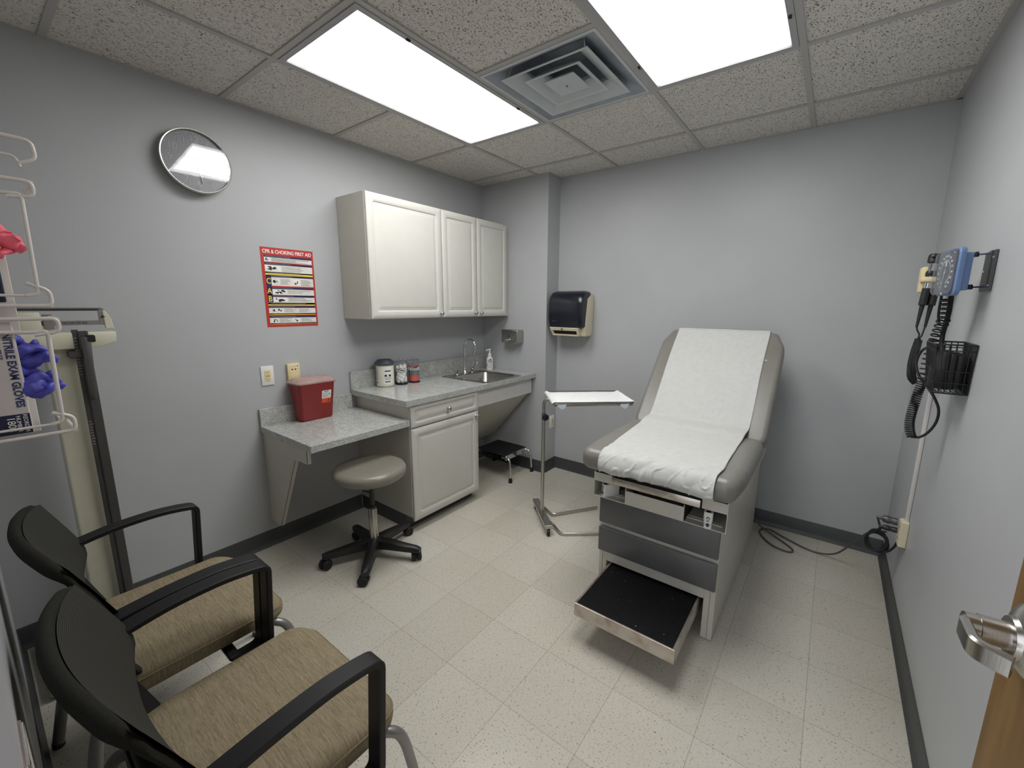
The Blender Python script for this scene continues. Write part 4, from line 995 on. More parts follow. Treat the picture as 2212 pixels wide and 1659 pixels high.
    for j, p in enumerate(pp):
        a = pp[max(0, j-1)]; c_ = pp[min(Np-1, j+1)]; tn = (c_-a).normalized(); nn = Vector((0, -tn.z, tn.y)); l = Ln[j]
        fade = max(0, 1-l/.62); hang = max(0, 1-l/.16)
        for i in range(nx+1):
            u = i/nx; ft = max(0, 1-l/.75); x = (C-.266+.042*ft)*(1-u)+(C+.264)*u+.0025*math.sin(l*9)
            x += .010*fade*noise.noise(Vector((0, l*8, 2))) if u in (0, 1) else 0
            w1 = noise.noise(Vector((u*5.5+1.3, l*7, .3))); w2 = noise.noise(Vector((u*14+l*9, l*10-u*6, 4.1))); w3 = abs(noise.noise(Vector((u*9-l*14, l*6+u*7, 8.7))))
            crease = max(0, .09-w3)*.12; far = .0012*noise.noise(Vector((u*6, l*5, 1)))
            dz = fade*(.0025+.0035*w1+.001*w2)+crease*(fade**1.2)*.5+.0015+far
            dz += hang*(.008*(1+noise.noise(Vector((u*4.5, 1, l*4))))+.012*abs(noise.noise(Vector((u*5+3, l*14-u*4, 5)))))
            base = p+nn*dz
            if l < .11:   # lower hem: uneven, sagging in the middle
                k_ = 1-l/.11; base.z += k_*(-.006+.010*math.sin(PI*u)+.003*math.sin(u*23)); 
                base.y -= k_*.006
            vs.append((x, base.y, base.z))
    for j in range(Np-1):
        for i in range(nx): a = j*(nx+1)+i; fs.append((a, a+1, a+nx+2, a+nx+1))
    b = MB().add(vs, fs); o = build('exam_paper', b, 'paper', None, smooth=60); md = o.modifiers.new('thick', 'SOLIDIFY'); md.thickness = .0006; md.offset = 1
    tag(o, 'white exam paper strip laid down the exam table, crinkled at the front', 'paper')
examtable()

# ------------------------------------------------------------------ side chairs
def chair(cx, label):
    t = thing('guest_chair', label, 'chair', (cx, -.65, 0), 'guest chairs along the near wall'); X = lambda x, y, z: (cx+x, y, z)
    # seat
    n = 9; nxs = 24; nys = 22; y0, y1 = -.875, -.400; top = []
    def outline(inset):
        kx = 1-inset/.25; ky = 1-inset/.237; cy = (y0+y1)/2
        return [(x*kx, cy+(y+.010*(1-(x/.25)**2)*(1 if y > cy else 0)-cy)*ky) for x, y in rrect(-.250, .250, y0, y1-.008, .062, 7)]
    def ring(inset, z, crown=0):
        o = [Vector((x, y, 0)) for x, y in outline(inset)]
        return [X(v.x, v.y, z-.026*max(0, (v.y+.50)/.10)**1.6*max(.15, min(1, (z-.39)/.065))) for v in o]
    b = MB().rings([ring(.03, .392), ring(.012, .396), ring(.002, .404), ring(0, .425), ring(.003, .447), ring(.010, .458), ring(.022, .465), ring(.05, .469), ring(.10, .471), ring(.17, .472)], cap0=True); build('seat', b, 'fabric', t, smooth=60)
    r_ = ring(.0015, .444); b = MB().tube([Vector(p) for p in r_], .0022, 6, closed=True); build('seat_piping', b, 'fabric', t, smooth=60)
    b = MB().rbox(cx-.20, cx+.20, -.82, -.46, .378, .394, .004, 1); build('seat_pan', b, 'black', t, smooth=30)
    # curved back, leaning
    def bk(u, v, off=0):
        """u -1..1 across, v 0..1 up; gives a point on the back surface, off along outward(-y)"""
        z = .520+.350*v-.022*abs(u)**3*max(0, v-.5)*2; y = -.806-.090*max(0, (v-.30)/.70)**1.1-.035*max(0, (.40-v)/.40)-(1-u*u)*.050*(.55+.45*v)
        hw = .285-.008*v; return Vector((cx+hw*u, y-off, z))
    nu, nv_ = 26, 14; vs = []; fs = []
    uu = [(-.995+1.99*i/nu) for i in range(nu+1)]; vv = [.04+.95*j/nv_ for j in range(nv_+1)]
    for off in (-.004, .003):
        for v in vv:
            for u in uu: vs.append(bk(u, v, off))
    m = (nu+1)*(nv_+1)
    for j in range(nv_):
        for i in range(nu):
            a = j*(nu+1)+i; fs.append((a, a+1, a+nu+2, a+nu+1)); fs.append((m+a, m+a+nu+1, m+a+nu+2, m+a+1))
    build('back_mesh', MB().add(vs, fs), 'mesh', t, smooth=60)
    # frame round the mesh: flattened tube
    loop = [(-.95, 0.06), (-1, .3), (-1, .6), (-1, .85), (-.93, .97), (-.75, 1.0), (-.4, 1.01), (0, 1.01), (.4, 1.01), (.75, 1.0), (.93, .97), (1, .85), (1, .6), (1, .3), (.95, .06), (.7, .02), (.3, .02), (-.3, .02), (-.7, .02)]
    P = catmull([bk(u, v, 0) for u, v in loop], 5, True); N = len(P); vs = []; fs = []; cen = Vector((cx, -.95, .70))
    for i in range(N):
        T_ = (P[(i+1) % N]-P[i-1]).normalized(); out = Vector((0, -.97, .25)); out = (out-T_*out.dot(T_)).normalized(); sd = T_.cross(out)
        if sd.dot(P[i]-cen) < 0: sd = -sd
        top_ = max(0, min(1, (P[i].z-.80)/.06)); wi = .020+.004*top_; th = .011+.006*top_
        for k in range(10):
            a = 2*PI*k/10; vs.append(P[i]+sd*(wi*math.cos(a)*.8-.012)+out*(th*math.sin(a)*.75+.011-.006*top_))
    for i in range(N):
        for k in range(10): j = (i+1) % N; fs.append((i*10+k, i*10+(k+1) % 10, j*10+(k+1) % 10, j*10+k))
    build('back_frame', MB().add(vs, fs), 'meshborder', t, smooth=60)
    # lower black shell joining back and seat
    vs = []; fs = []; nn = 20
    for j, (v, dz) in enumerate(((.28, 0), (.10, 0), (-.10, 0), (-.34, 0), (-.5, .0))):
        for i in range(nn+1):
            u = -1+2*i/nn; p = bk(u*(1 if j < 3 else .9), max(v, 0), .012); p.z = .520+.350*v; p.y += (.02*(j-2) if j > 2 else 0)
            vs.append(p)
    for j in range(4):
        for i in range(nn): a = j*(nn+1)+i; fs.append((a, a+1, a+nn+2, a+nn+1))
    o = build('back_shell', MB().add(vs, fs), 'black', t, smooth=60); md = o.modifiers.new('thick', 'SOLIDIFY'); md.thickness = .008; md.offset = 0
    for s_ in (-1, 1):
        x = s_*.290
        pts = fillet([X(x*.985, -.862, .676), X(x, -.81, .690), X(x, -.66, .700), X(x, -.515, .678), X(x, -.497, .640), X(x, -.520, .392), X(x, -.60, .386)], .028, 6)
        pts = catmull([X(x*.97, -.880, .668), X(x*.99, -.80, .682), X(x, -.72, .692), X(x, -.62, .695), X(x, -.545, .688)], 5)+fillet([X(x, -.54, .687), X(x, -.497, .679), X(x, -.515, .378), X(x, -.60, .376)], .026, 6)[1:]
        b = MB().strap(pts, .050, .017, (1, 0, 0)); ar = build('armrest', b, 'armblack', t, smooth=40)
        b = MB().rbox(cx+min(x, s_*.15)-.0, cx+max(x, s_*.15), -.605, -.575, .372, .386, .003, 1); sub('arm_mount', b, 'black', ar, smooth=30)
        # legs
        L1 = catmull([X(s_*.17, -.50, .388), X(s_*.225, -.455, .385), X(s_*.248, -.415, .350), X(s_*.252, -.385, .22), X(s_*.255, -.352, .012)], 6)
        b = MB().tube(L1, .0135, 14); l = build('leg', b, 'silver', t, smooth=50)
        b = MB().lathe([(.016, 0), (.0155, .02)], 14, Matrix.Translation(L1[-1]-Vector((0, 0, .012)))); sub('glide', b, 'black', l)
        L2 = catmull([X(s_*.17, -.80, .388), X(s_*.232, -.865, .385), X(s_*.248, -.898, .35), X(s_*.252, -.925, .20), X(s_*.256, -.962, .012)], 6)
        b = MB().tube(L2, .0155, 14); l = build('leg', b, 'silver', t, smooth=50)
        b = MB().lathe([(.016, 0), (.0155, .02)], 14, Matrix.Translation(L2[-1]-Vector((0, 0, .012)))); sub('glide', b, 'black', l)
        # side rails under the seat
        b = MB().tube([X(s_*.19, -.80, .380), X(s_*.19, -.48, .380)], .011, 12); build('seat_rail', b, 'silver', t, smooth=50)
        # bracket joining shell and arm
        b = MB().strap(catmull([X(x*.97, -.885, .675), X(x*.94, -.868, .60), X(x*.84, -.83, .50), X(x*.70, -.79, .40)], 5), .044, .018, (.25*s_, .95, .15)); build('back_upright', b, 'black', t, smooth=40)
    b = MB().tube([X(-.19, -.80, .372), X(.19, -.80, .372)], .011, 12); build('crossbar', b, 'silver', t, smooth=50)
    return t
ch = chair(.965, 'tan striated guest chair with black mesh back, farther one, beside the physician scale')
dup(ch, (.637, 0, 0), 'tan striated guest chair with black mesh back, nearest the camera')

# ------------------------------------------------------------------ physician scale
def scale():
    t = thing('physician_scale', 'beige physician beam scale with height rod against the left wall', 'scale', (.2, -.74, 0))
    # platform
    b = MB().rbox(.06, .46, -.955, -.59, .012, .062, .012, 3); o = build('platform', b, 'beige', t, smooth=40)
    b = MB().rbox(.085, .445, -.935, -.61, .0625, .068, .003, 1); sub('tread', b, 'blackrub', o, smooth=30)
    # column, tapering slightly, with a light edge strip
    b = MB(); 
    b.rings([[(x, y, z) for x, y in rrect(.12-e, .20+e, -.779-e, -.690+e, .008, 3)] for z, e in ((.06, .006), (.4, .003), (1.30, 0))], cap0=True); build('column', b, 'beige', t, smooth=40)
    # head: long cream crossbar
    b = MB().xf(TR((.19, 0, 0), (0, 1, 0), (0, 0, 1)))
    b.prism([(-.985, 1.293), (-.635, 1.297), (-.575, 1.318), (-.572, 1.360), (-.985, 1.362)], -.05, .05, .004, 2) ; build('head', b, 'beige', t, smooth=40)
    # beam frame with weights
    b = MB().xf(TR((.20, 0, 0), (0, 1, 0), (0, 0, 1)))
    b.box(-.985, -.600, 1.445, 1.458, -.006, .006).box(-.985, -.592, 1.388, 1.406, -.006, .006).box(-.612, -.595, 1.388, 1.456, -.007, .007).box(-.985, -.965, 1.388, 1.456, -.006, .006)
    bm_ = build('beam', b, 'silver', t, smooth=0, bevel=.0008)
    b = MB().xf(TR((.2005, 0, 0), (0, 1, 0), (0, 0, 1)))
    for k in range(60): b.box(-.975+k*.0062, -.9720+k*.0062, 1.449, 1.4545, .006, .0066)
    b.box(-.975, -.605, 1.446, 1.4515, .006, .0064)
    sub('notches', b, 'blackink', bm_, smooth=0)
    b = MB().xf(TR((.2065, 0, 0), (0, 1, 0), (0, 0, 1)))
    for k, s_ in enumerate(('150', '200', '250', '300')): b.text(s_, .0105, Matrix.Translation((-.711+.0182*k, 1.397, 0)), .0003)
    sub('graduations', b, 'blackink', bm_, smooth=0)
    b = MB().xf(TR((.20, 0, 0), (0, 1, 0), (0, 0, 1))).prism([(-.597, 1.372), (-.572, 1.372), (-.576, 1.41), (-.590, 1.444), (-.600, 1.446)], -.010, .010, .002, 1); build('beam_end_guard', b, 'beige', t, smooth=30)
    b = MB().xf(TR((.212, 0, 0), (0, 1, 0), (0, 0, 1))).add([(-.605, 1.427, 0), (-.593, 1.421, 0), (-.605, 1.415, 0)], [(0, 1, 2)]); build('pointer', b, 'blackink', t, smooth=0)
    b = MB().rbox(.185, .225, -.768, -.742, 1.374, 1.432, .003, 1); build('poise_weight', b, 'silver', t, smooth=30)
    b = MB().rbox(.180, .230, -.83, -.775, 1.366, 1.44, .004, 2); o = build('poise_weight', b, 'beige', t, smooth=30)
    b = MB().rbox(.180, .230, -.875, -.85, 1.366, 1.44, .004, 2); o = build('poise_weight', b, 'silver', t, smooth=30)
    # height rod
    b = MB().box(.232, .240, -.702, -.684, .10, 1.372); hr = build('height_rod', b, 'greymetal', t, smooth=0, bevel=.001)
    b = MB().rbox(.228, .250, -.686, -.657, .10, 1.366, .003, 1); build('rod_channel', b, 'greymetal', t, smooth=30)
    b = MB().box(.2405, .2412, -.700, -.686, .12, 1.36); b.mat(1)
    for k in [q for q in range(100) if q > 86 or 62 < q < 72]: b.box(.2412, .2415, -.700, -.692 if k % 5 else -.687, .13+k*.0122, .1312+k*.0122)
    sub('ruler', b, ['greymetal', 'whiteink'], hr, smooth=0)
    b = MB().xf(TR((.262, 0, 0), (0, 1, 0), (0, 0, 1))).prism([(-.684, 1.345), (-.655, 1.345), (-.664, 1.12), (-.668, 1.09), (-.682, 1.09), (-.686, 1.13)], -.012, .012, .004, 2); build('head_bar', b, 'greymetal', t, smooth=40)
    b = MB().rbox(.225, .275, -.668, -.642, 1.322, 1.350, .003, 1); build('slide_clip', b, 'black', t, smooth=30)
    b = MB().rbox(.19, .255, -.722, -.682, 1.260, 1.288, .003, 1); build('rod_clamp', b, 'greymetal', t, smooth=30)
scale()

# ------------------------------------------------------------------ glove rack on the near wall
def gloves():
    x0, x1 = 1.085, 1.205; yb = NY+.004; yf = -.897
    t = thing('glove_rack', 'white coated wire glove box rack on the near wall at left edge', 'rack', (1.14, NY, 1.4))
    b = MB()
    def wire(P, r=.0042, rad=.012): b.tube(fillet(P, rad, 4), r, 8)
    for z0 in (1.180, 1.475):
        zt = z0+.262
        for x in (x1+.006,):
            wire([(x, yb, z0-.004), (x, -.832, z0-.004), (x, -.832, z0+.030), (x, -.865, z0+.045)])
            wire([(x, yb, zt), (x, -.828, zt), (x, -.828, zt-.030), (x, -.868, zt-.036)])
        wire([(x1+.006, -.868, z0+.018), (x1+.006, -.850, z0+.022), (x1+.006, -.847, z0+.235), (x1+.006, -.868, zt-.030), (x1+.006, yb, zt-.026)])
        wire([(x1+.006, yb, z0+.018), (x1+.006, -.862, z0+.018)], .003); wire([(x0-.004, -.832, z0-.004), (x1+.006, -.832, z0-.004)]); wire([(x0-.004, -.828, zt), (x1+.006, -.828, zt)])
        wire([(x0-.004, -.850, z0+.022), (x1+.006, -.850, z0+.022)], .003)
    for x in (x1+.006,):
        wire([(x, yb, 1.828), (x, -.818, 1.822), (x, -.815, 1.786), (x, -.842, 1.772)]); wire([(x, yb, 1.790), (x, -.845, 1.785), (x, -.84, 1.765)], .003)
    build('wire_frame', b, 'coated', t, smooth=50)
    b = MB().box(x0-.03, x0-.026, yb, -.875, 1.15, 1.82) if 0 else MB().rbox(x0-.010, x0-.007, yb, -.878, 1.16, 1.80, .001, 1); build('side_plate', b, 'coated', t, smooth=0)
    for z0, z1, col, txt in ((1.183, 1.437, 'boxgrey', 1), (1.478, 1.732, 'navy', 0)):
        g = thing('glove_box', 'grey box of purple nitrile exam gloves standing on end, lower in the wire rack' if txt else 'navy box with pink gloves standing on end, upper in the wire rack', 'glove box', (1.145, -.945, z0), 'glove boxes in the wire rack')
        b = MB().rbox(x0, x1, yb+.001, yf, z0, z1, .002, 1); build('carton', b, col, g, smooth=0)
        b = MB().box(x0+.004, x1-.004, yf, yf+.0015, z0+.004, z1-.004); build('opening_panel', b, 'whiteink', g, smooth=0)
        T = TR((x1, yf, z0), (0, 1, 0), (0, 0, 1))  # local x = +y, y = up, z = +x
        if txt:
            b = MB().xf(T).box(-.060, -.001, .003, .048, 0, .0006); 
            build('navy_panel', b, 'navy', g, smooth=0)
            Rt = Matrix.Rotation(-PI/2, 4, 'Z')
            b = MB().xf(T)
            b.text('NITRILE EXAM GLOVES', .0175, Matrix.Translation((-.0115, .146, .0006)) @ Rt, .0003, bold=.0005, sx=.92)
            b.text('POWDER FREE', .0125, Matrix.Translation((-.027, .208, .0006)) @ Rt, .0003, sx=.9)
            build('lettering', b, 'navyink', g, smooth=0)
            b = MB().xf(T); b.text('REORDER', .0095, Matrix.Translation((-.0085, .026, .0010)) @ Rt, .0003); b.text('NUMBER', .0095, Matrix.Translation((-.019, .026, .0010)) @ Rt, .0003); b.text('1803', .017, Matrix.Translation((-.030, .026, .0010)) @ Rt, .0003)
            build('order_number', b, 'whiteink', g, smooth=0)
        else:
            b = MB().xf(T); b.tube([(-.05, .03, .0006), (-.012, .03, .0006), (-.012, .075, .0006), (-.05, .075, .0006)], .0006, 4, closed=True); build('printed_frame', b, 'whiteink', g, smooth=0)
    # gloves poking out of the openings
    def tuft(name, c, mat, label, seed, lobes):
        rnd = random.Random(seed); b = MB(); c = Vector(c)
        for (dz, ln, dx, r) in lobes:
            p = c+Vector((dx, 0, dz)); P = []
            for k in range(8):
                f = k/7; P.append(p+Vector((.010*math.sin(f*4+seed+dz*90), -.006+ln*f, -.012*f*f+.010*math.sin(f*6+dz*120))))
            rs = [r*(1-.1*math.cos(k*2.1+dz*80))*(1 if k < 5 else (1.1-.22*(k-4))) for k in range(8)]
            P2 = catmull(P, 3); rs2 = [rs[min(7, i//3)]*(1-(i % 3)/3)+rs[min(7, i//3+1)]*((i % 3)/3) for i in range(len(P2))]
            o_ = len(b.v); b.tube(P2, rs2, 14)
            for q in range(o_, len(b.v)):
                v = Vector(b.v[q]); nz = noise.noise_vector(v*55)*.0065+noise.noise_vector(v*140)*.0025; b.v[q] = tuple(v+nz)
        o = build(name, b, mat, None, smooth=70); tag(o, label, 'glove')
    X = 1.180
    tuft('nitrile_glove', (X, yf, 1.378), 'purple', 'purple glove pulled halfway out of the lower glove box, upper tuft', 1, ((.012, .040, -.002, .011), (-.010, .062, 0, .013), (-.026, .066, .003, .012), (-.020, .045, -.012, .014)))
    tuft('nitrile_glove', (X, yf, 1.312), 'purple', 'purple glove hanging out of the lower glove box, lower tuft', 2, ((.008, .055, 0, .015), (-.010, .070, .002, .012), (-.030, .060, -.004, .012), (-.022, .040, .004, .014)))
    tuft('nitrile_glove', (X-.04, yf, 1.625), 'pink', 'pink glove sticking out of the upper navy glove box', 3, ((.006, .046, 0, .020), (-.008, .050, -.004, .018), (-.032, .030, .002, .009)))
gloves()
# ------------------------------------------------------------------ diagnostic station on the right wall
def gauge():
    t = thing('blood_pressure_gauge', 'blue-cased dial blood pressure gauge on a bracket off the right wall', 'gauge', (2.96, 1.06, 1.6))
    b = MB().rbox(W-.008, W-.001, 1.000, 1.112, 1.535, 1.662, .001, 1).box(W-.011, W-.007, 1.025, 1.045, 1.545, 1.662); wb = build('wall_bracket', b, 'greymetal', t, smooth=0)
    b = MB()
    for y, z in ((1.012, 1.64), (1.012, 1.553), (1.095, 1.60)): b.lathe([(.004, -.001), (.0035, .002), (0, .003)], 10, TR((W-.008, y, z), (0, 1, 0), (0, 0, -1)))
    sub('screws', b, 'chrome', wb)
    n = Vector((-.989, -.150, 0)); side = Vector((.150, -.989, 0)); c = Vector((2.950, 1.058, 1.598))
    T = TR(c, side, (0, 0, 1)); z_ = T.col[2].xyz
    if z_.dot(n) < 0: T = TR(c, -side, (0, 0, 1))
    h = .077; q = lambda a, r, z: [(x, y, z) for x, y in rrect(-a, a, -a, a, r, 5)]
    b = MB().xf(T).rings([q(h-.010, .012, -.005), q(h-.002, .016, -.003), q(h, .018, 0), q(h, .018, .010), q(h-.004, .016, .014)], cap0=True); build('case', b, 'blue', t, smooth=40)
    b = MB().xf(T).rbox(-.055, .055, -.060, .060, -.028, -.004, .004, 2); build('back_housing', b, 'blue', t, smooth=40)
    b = MB().xf(T).rings([q(h-.007, .014, .012), q(h-.007, .014, .0185), q(h-.010, .012, .019)], cap1=True); build('dial', b, 'gaugeface', t, smooth=30)
    b = MB().xf(T)
    for k in range(16):
        a = R(240-20*k); b.text(str(k*20), .0100, Matrix.Translation((.054*math.cos(a), .054*math.sin(a)-.0, .0193)), .0002)
    for k in range(61):
        a = R(240-5*k); b.xf(T @ Matrix.Rotation(a, 4, 'Z')).box(.036, .043 if k % 4 else .045, -.0003, .0003, .019, .0194)
    b.xf(T @ Matrix.Rotation(R(78), 4, 'Z')).box(-.060, .012, -.0009, .0009, .0195, .0205); b.xf(T).box(-.003, .006, .020, .036, .0193, .0198).lathe([(.003, .019), (.003, .021)], 12)
    b.xf(T).box(-.007, .007, -.072, -.066, .0192, .0196)
    build('markings', b, 'whiteink', t, smooth=0)
    b = MB().xf(T).rings([q(h-.003, .016, .012), q(h-.004, .018, .024), q(h-.010, .018, .030), q(h-.018, .014, .032)], cap1=True); build('clear_cover', b, 'glass', t, smooth=40)
    # two wire arms with wing knobs
    for z in (1.652, 1.548):
        a0 = T @ Vector((0, 0, -.034)); a0 = Vector((a0.x+.0, a0.y, z)); a1 = Vector((W-.010, 1.035, z+.001)); a0.x = min(a0.x, 2.975)
        b = MB().strap([a0, a1], .010, .002, (0, 0, 1)); b = MB().tube([a0, a1], .0026, 8); arm = build('bracket_arm', b, 'navyink', t)
        m_ = a0.lerp(a1, .40); b = MB().lathe([(.007, -.007), (.009, 0), (.006, .009)], 12, Matrix.Translation(m_)); sub('wing_knob', b, 'black', arm, smooth=50)
gauge()
def scope():
    t = thing('diagnostic_set', 'cream wall transformer holding two black scope handles beside the gauge', 'scope holder', (2.98, 1.5, 1.6))
    b = MB().rbox(2.922, 2.985, 1.49, 1.56, 1.545, 1.650, .006, 2).rbox(2.985, W-.001, 1.50, 1.55, 1.56, 1.64, .003, 1); build('transformer', b, 'cream', t, smooth=40)
    b = MB().rbox(2.918, 2.985, 1.425, 1.495, 1.585, 1.605, .006, 2); build('cradle', b, 'cream', t, smooth=40)
    for k, (x, y) in enumerate(((2.945, 1.462), (2.972, 1.470))):
        T = Matrix.Translation((x, y, 0)); Tt = Matrix.Translation((x, y, 1.60)) @ Matrix.Rotation(R(4), 4, 'Y') @ Matrix.Rotation(R(-3), 4, 'X') @ Matrix.Translation((0, 0, -1.60))
        b = MB().xf(Tt).lathe([(.0115, 1.49), (.0140, 1.492), (.0140, 1.560), (.0100, 1.561), (.0100, 1.607), (.0135, 1.608), (.0160, 1.612), (.0160, 1.624), (.0140, 1.63)], 20); hd = build('handle', b, 'black', t, smooth=50)
        b = MB().xf(Tt).lathe([(.0132, 1.558), (.0132, 1.61)], 20).lathe([(.0125, 1.628), (.0125, 1.662)], 20); sub('metal_sleeve', b, 'chrome', hd, smooth=50)
        b = MB().xf(Tt).lathe([(.014, 1.660), (.020, 1.664), (.021, 1.690), (.016, 1.698), (0, 1.700)], 20).tube([(-.01, -.018, 1.682), (-.002, -.03, 1.686)], .004, 10); sub('head', b, 'black', hd, smooth=50)
        b = MB().xf(Tt).lathe([(.0045, 1.40), (.0085, 1.49)], 12); sub('strain_relief', b, 'blackrub', hd, smooth=50)
    # coiled handle cords hanging together
    b = MB(); P = [(2.931, 1.4515, 1.402), (2.936, 1.452, 1.385), (2.944, 1.455, 1.372), (2.942, 1.45, 1.352)]; b.tube(P, .003, 8); b.tube([(2.958, 1.4595, 1.402), (2.952, 1.455, 1.365), (2.943, 1.45, 1.35)], .003, 8)
    b.tube(coil([(2.942, 1.45, 1.352), (2.934, 1.44, 1.30), (2.930, 1.43, 1.24), (2.936, 1.43, 1.19), (2.955, 1.44, 1.165)], .0085, 44, 12), .0022, 6)
    b.tube(coil([(2.946, 1.44, 1.345), (2.942, 1.43, 1.28), (2.941, 1.43, 1.22), (2.952, 1.44, 1.175)], .0085, 38, 12), .0022, 6)
    build('coiled_cord', b, 'blackrub', t, smooth=60)
scope()
def basket():
    t = thing('cuff_basket', 'black wire basket for cuffs on the right wall below the gauge', 'basket', (2.98, 1.1, 1.27))
    x0, x1 = 2.936, W-.003; ya, yb = 1.00, 1.185; z0, z1 = 1.190, 1.350; b = MB()
    def rect(e, z, r=.003): b.tube(fillet([(x0+e, ya+e, z), (x1, ya+e, z), (x1, yb-e, z), (x0+e, yb-e, z)], .012, 3, True), r, 6, closed=True)
    rect(0, z1+.010, .0030); rect(.002, z1-.010, .0018); rect(.008, (z0+z1)/2, .0018); rect(.014, z0+.004, .0026); rect(.010, z0+.04, .0015)
    for k in range(7):
        f = k/6; x = x0+(x1-x0)*f; b.tube([(x, ya, z1+.01), (x0+.014+(x1-x0-.014)*f, ya+.014, z0+.003), (x0+.014+(x1-x0-.014)*f, yb-.014, z0+.003), (x, yb, z1+.01)], .0016, 6)
    for k in range(10):
        f = (k+.5)/10; y = ya+(yb-ya)*f; b.tube([(x0, y, z1+.01), (x0+.014, ya+.014+(yb-ya-.028)*f, z0+.003), (x1, ya+.014+(yb-ya-.028)*f, z0+.003), (x1, y, z1+.012)], .0016, 6)
    build('wire_basket', b, 'black', t, smooth=50)
    b = MB(); c = Vector((2.985, 1.092, 1.268))
    # folded cuff: rolled, lumpy cloth band
    for k in range(3):
        P = [];
        for j in range(25):
            a = 2*PI*j/24*1.35; r = .040+.008*j/24-.003*k; P.append(c+Vector((.020*k-.018+.9*r*math.cos(a)*.6, r*1.6*math.sin(a), 0)))
        o_ = len(b.v); b.strap(P, .128-.008*k, .006, (0, .08, 1))
    for q in range(len(b.v)): v = Vector(b.v[q]); b.v[q] = tuple(v+noise.noise_vector(v*28)*.006)
    tag(build('pressure_cuff', b, 'blackrub', None, smooth=60), 'black blood pressure cuff folded inside the wall basket', 'cuff')
basket()
def tubing():
    b = MB()
    b.tube(coil([(2.952, 1.10, 1.515), (2.958, 1.12, 1.48), (2.962, 1.14, 1.44)], .012, 5, 14), .0030, 8)
    b.tube(coil([(2.962, 1.14, 1.44), (2.957, 1.18, 1.37), (2.952, 1.20, 1.30), (2.950, 1.21, 1.24), (2.948, 1.21, 1.205)], .0165, 13, 14), .0030, 8)
    b.tube(coil([(2.948, 1.21, 1.205), (2.940, 1.21, 1.16), (2.934, 1.20, 1.11), (2.930, 1.20, 1.05), (2.936, 1.20, 1.005), (2.944, 1.20, .985)], .0130, 26, 14), .0029, 8)
    b.tube(catmull([(2.950, 1.20, .985), (2.966, 1.195, .990), (2.986, 1.19, 1.015), (3.000, 1.18, 1.06), (2.998, 1.17, 1.11), (2.980, 1.18, 1.155), (2.958, 1.2, 1.19), (2.935, 1.22, 1.225), (2.924, 1.24, 1.27), (2.932, 1.24, 1.315), (2.950, 1.22, 1.335), (2.972, 1.17, 1.335), (2.985, 1.12, 1.31), (2.985, 1.10, 1.27)], 8), .0045, 10)
    b.lathe([(.0055, 0), (.0055, .012)], 12, TR((2.952, 1.2, .986), (0, 0, 1), (0, 1, 0)))
    b.tube(catmull([(2.966, 1.11, 1.52), (2.972, 1.14, 1.46), (2.970, 1.16, 1.38), (2.975, 1.15, 1.33), (2.985, 1.11, 1.28)], 8), .0075, 10)
    b.tube(catmull([(2.940, 1.10, 1.52), (2.945, 1.13, 1.46), (2.955, 1.15, 1.42)], 8), .004, 10)
    tag(build('coiled_tube', b, 'blackrub', None, smooth=60), 'black coiled pressure tube hanging from the blue gauge to the basket', 'tube')
tubing()
b = MB().rbox(W-.016, W-.0005, 1.556, 1.576, .455, 1.56, .004, 2); tag(build('cable_conduit', b, 'apron', None, smooth=40), 'grey surface-mounted cable channel running down the right wall', 'conduit')
t = thing('surface_outlet_box', 'ivory surface-mounted outlet box low on the right wall', 'outlet', (W, 1.55, .44))
b = MB().rbox(W-.028, W-.0005, 1.528, 1.585, .375, .500, .003, 1); build('box', b, 'ivory', t, smooth=30)
b = MB().rbox(W-.031, W-.028, 1.532, 1.581, .380, .495, .001, 1); b.mat(1)
for z in (.41, .465): b.box(W-.0316, W-.031, 1.550, 1.553, z-.004, z+.004).box(W-.0316, W-.031, 1.562, 1.565, z-.004, z+.004)
build('receptacle', b, ['ivory', 'blackink'], t, smooth=0)
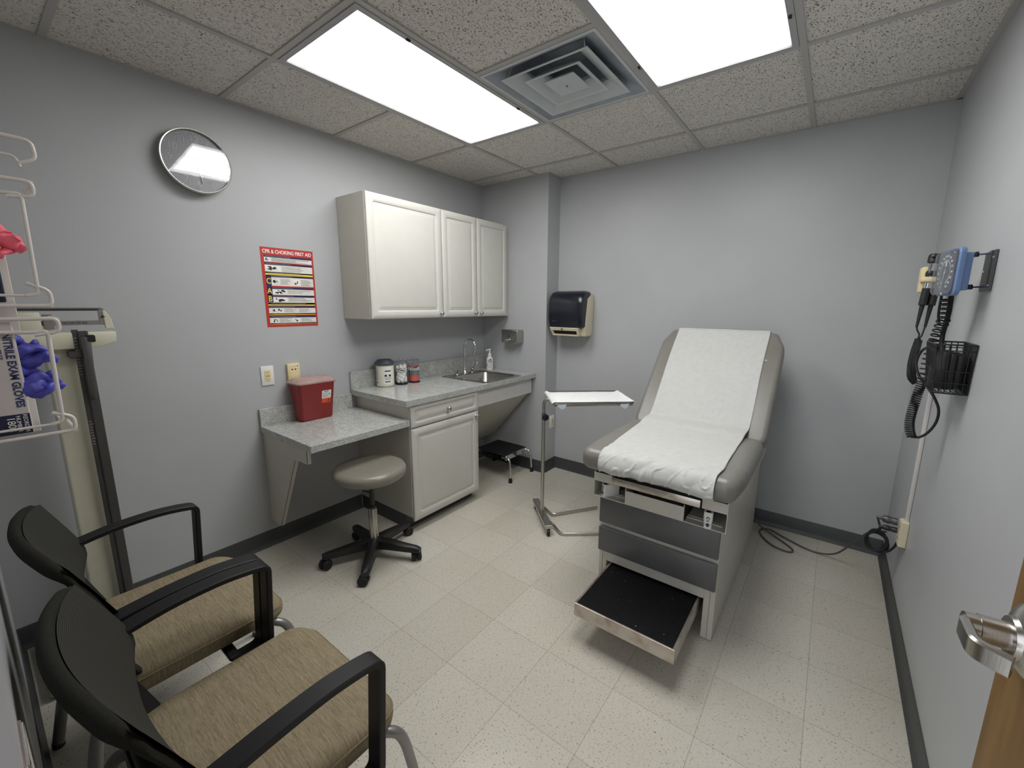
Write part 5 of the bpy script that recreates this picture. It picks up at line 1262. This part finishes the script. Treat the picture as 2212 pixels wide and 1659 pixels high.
# hospital-grade plug and grey cord to the table; black plug with coiled cord
t = thing('grey_power_cord', 'thick grey power cord looping over the floor from the exam table to the wall plug', 'cord', (2.7, 1.9, 0))
b = MB().tube(catmull([(2.34, 2.10, .10), (2.40, 2.09, .03), (2.50, 2.03, .008), (2.60, 1.93, .007), (2.585, 1.88, .007), (2.50, 1.90, .007), (2.43, 1.985, .007), (2.41, 2.06, .010), (2.46, 2.10, .012), (2.55, 2.05, .009), (2.66, 1.99, .008), (2.745, 1.975, .010), (2.82, 1.94, .06), (2.88, 1.85, .20), (2.925, 1.74, .325), (2.955, 1.66, .375), (2.968, 1.60, .405)], 10), .0050, 10); build('cable', b, 'cordgrey', t, smooth=60)
b = MB().lathe([(.006, -.012), (.009, 0), (.017, .010), (.019, .03), (.0165, .045), (.018, .052), (.018, .068)], 20, TR((2.956, 1.62, .462), (0, 0, 1), (0, 1, 0)))
d_ = Vector((1, -.05, 0)).normalized(); Tp = TR((2.945, 1.60, .470), d_.cross(Vector((0, 0, 1))), (0, 0, 1))
if Tp.col[2].xyz.dot(d_) < 0: Tp = TR((2.945, 1.60, .470), -d_.cross(Vector((0, 0, 1))), (0, 0, 1))
b = MB().lathe([(.006, -.014), (.008, 0), (.0165, .008), (.018, .024), (.0145, .038), (.0165, .044), (.0165, .058)], 20, Tp); b.tube([(2.968, 1.60, .405), (2.93, 1.604, .452), (2.937, 1.602, .468)], .005, 8) if 0 else None
build('plug', b, 'greymetal', t, smooth=50)
b = MB().tube(catmull([(2.955, 1.66, .375), (2.945, 1.64, .42), (2.932, 1.615, .462), (2.94, 1.603, .470)], 6), .005, 8); build('cable_end', b, 'cordgrey', t, smooth=60)
t = thing('black_power_cord', 'black power cord coiled in a loop hanging by the right wall outlet', 'cord', (2.97, 1.6, .35))
P = [(2.952, 1.592, .428)]
for k in range(46):
    a = R(120)-2*PI*k/18; r = .048+.007*math.sin(k*.55); P.append((2.945+r*math.cos(a)*.80+.0, 1.62-.25*r*math.cos(a)+.006*(k/18), .330+r*1.05*math.sin(a)+.002*(k//18)))
P += [(2.985, 1.60, .305), (3.005, 1.585, .345), (3.012, 1.572, .385)]
b = MB().tube(catmull(P, 3), .0052, 8); build('cable', b, 'blackrub', t, smooth=60)
Tp2 = Tp.copy(); Tp2.translation = Vector((2.950, 1.592, .430)); b = MB().lathe([(.006, -.012), (.007, 0), (.012, .006), (.0125, .026), (.010, .032), (.013, .040), (.013, .056)], 18, Tp2); build('plug', b, 'black', t, smooth=50)
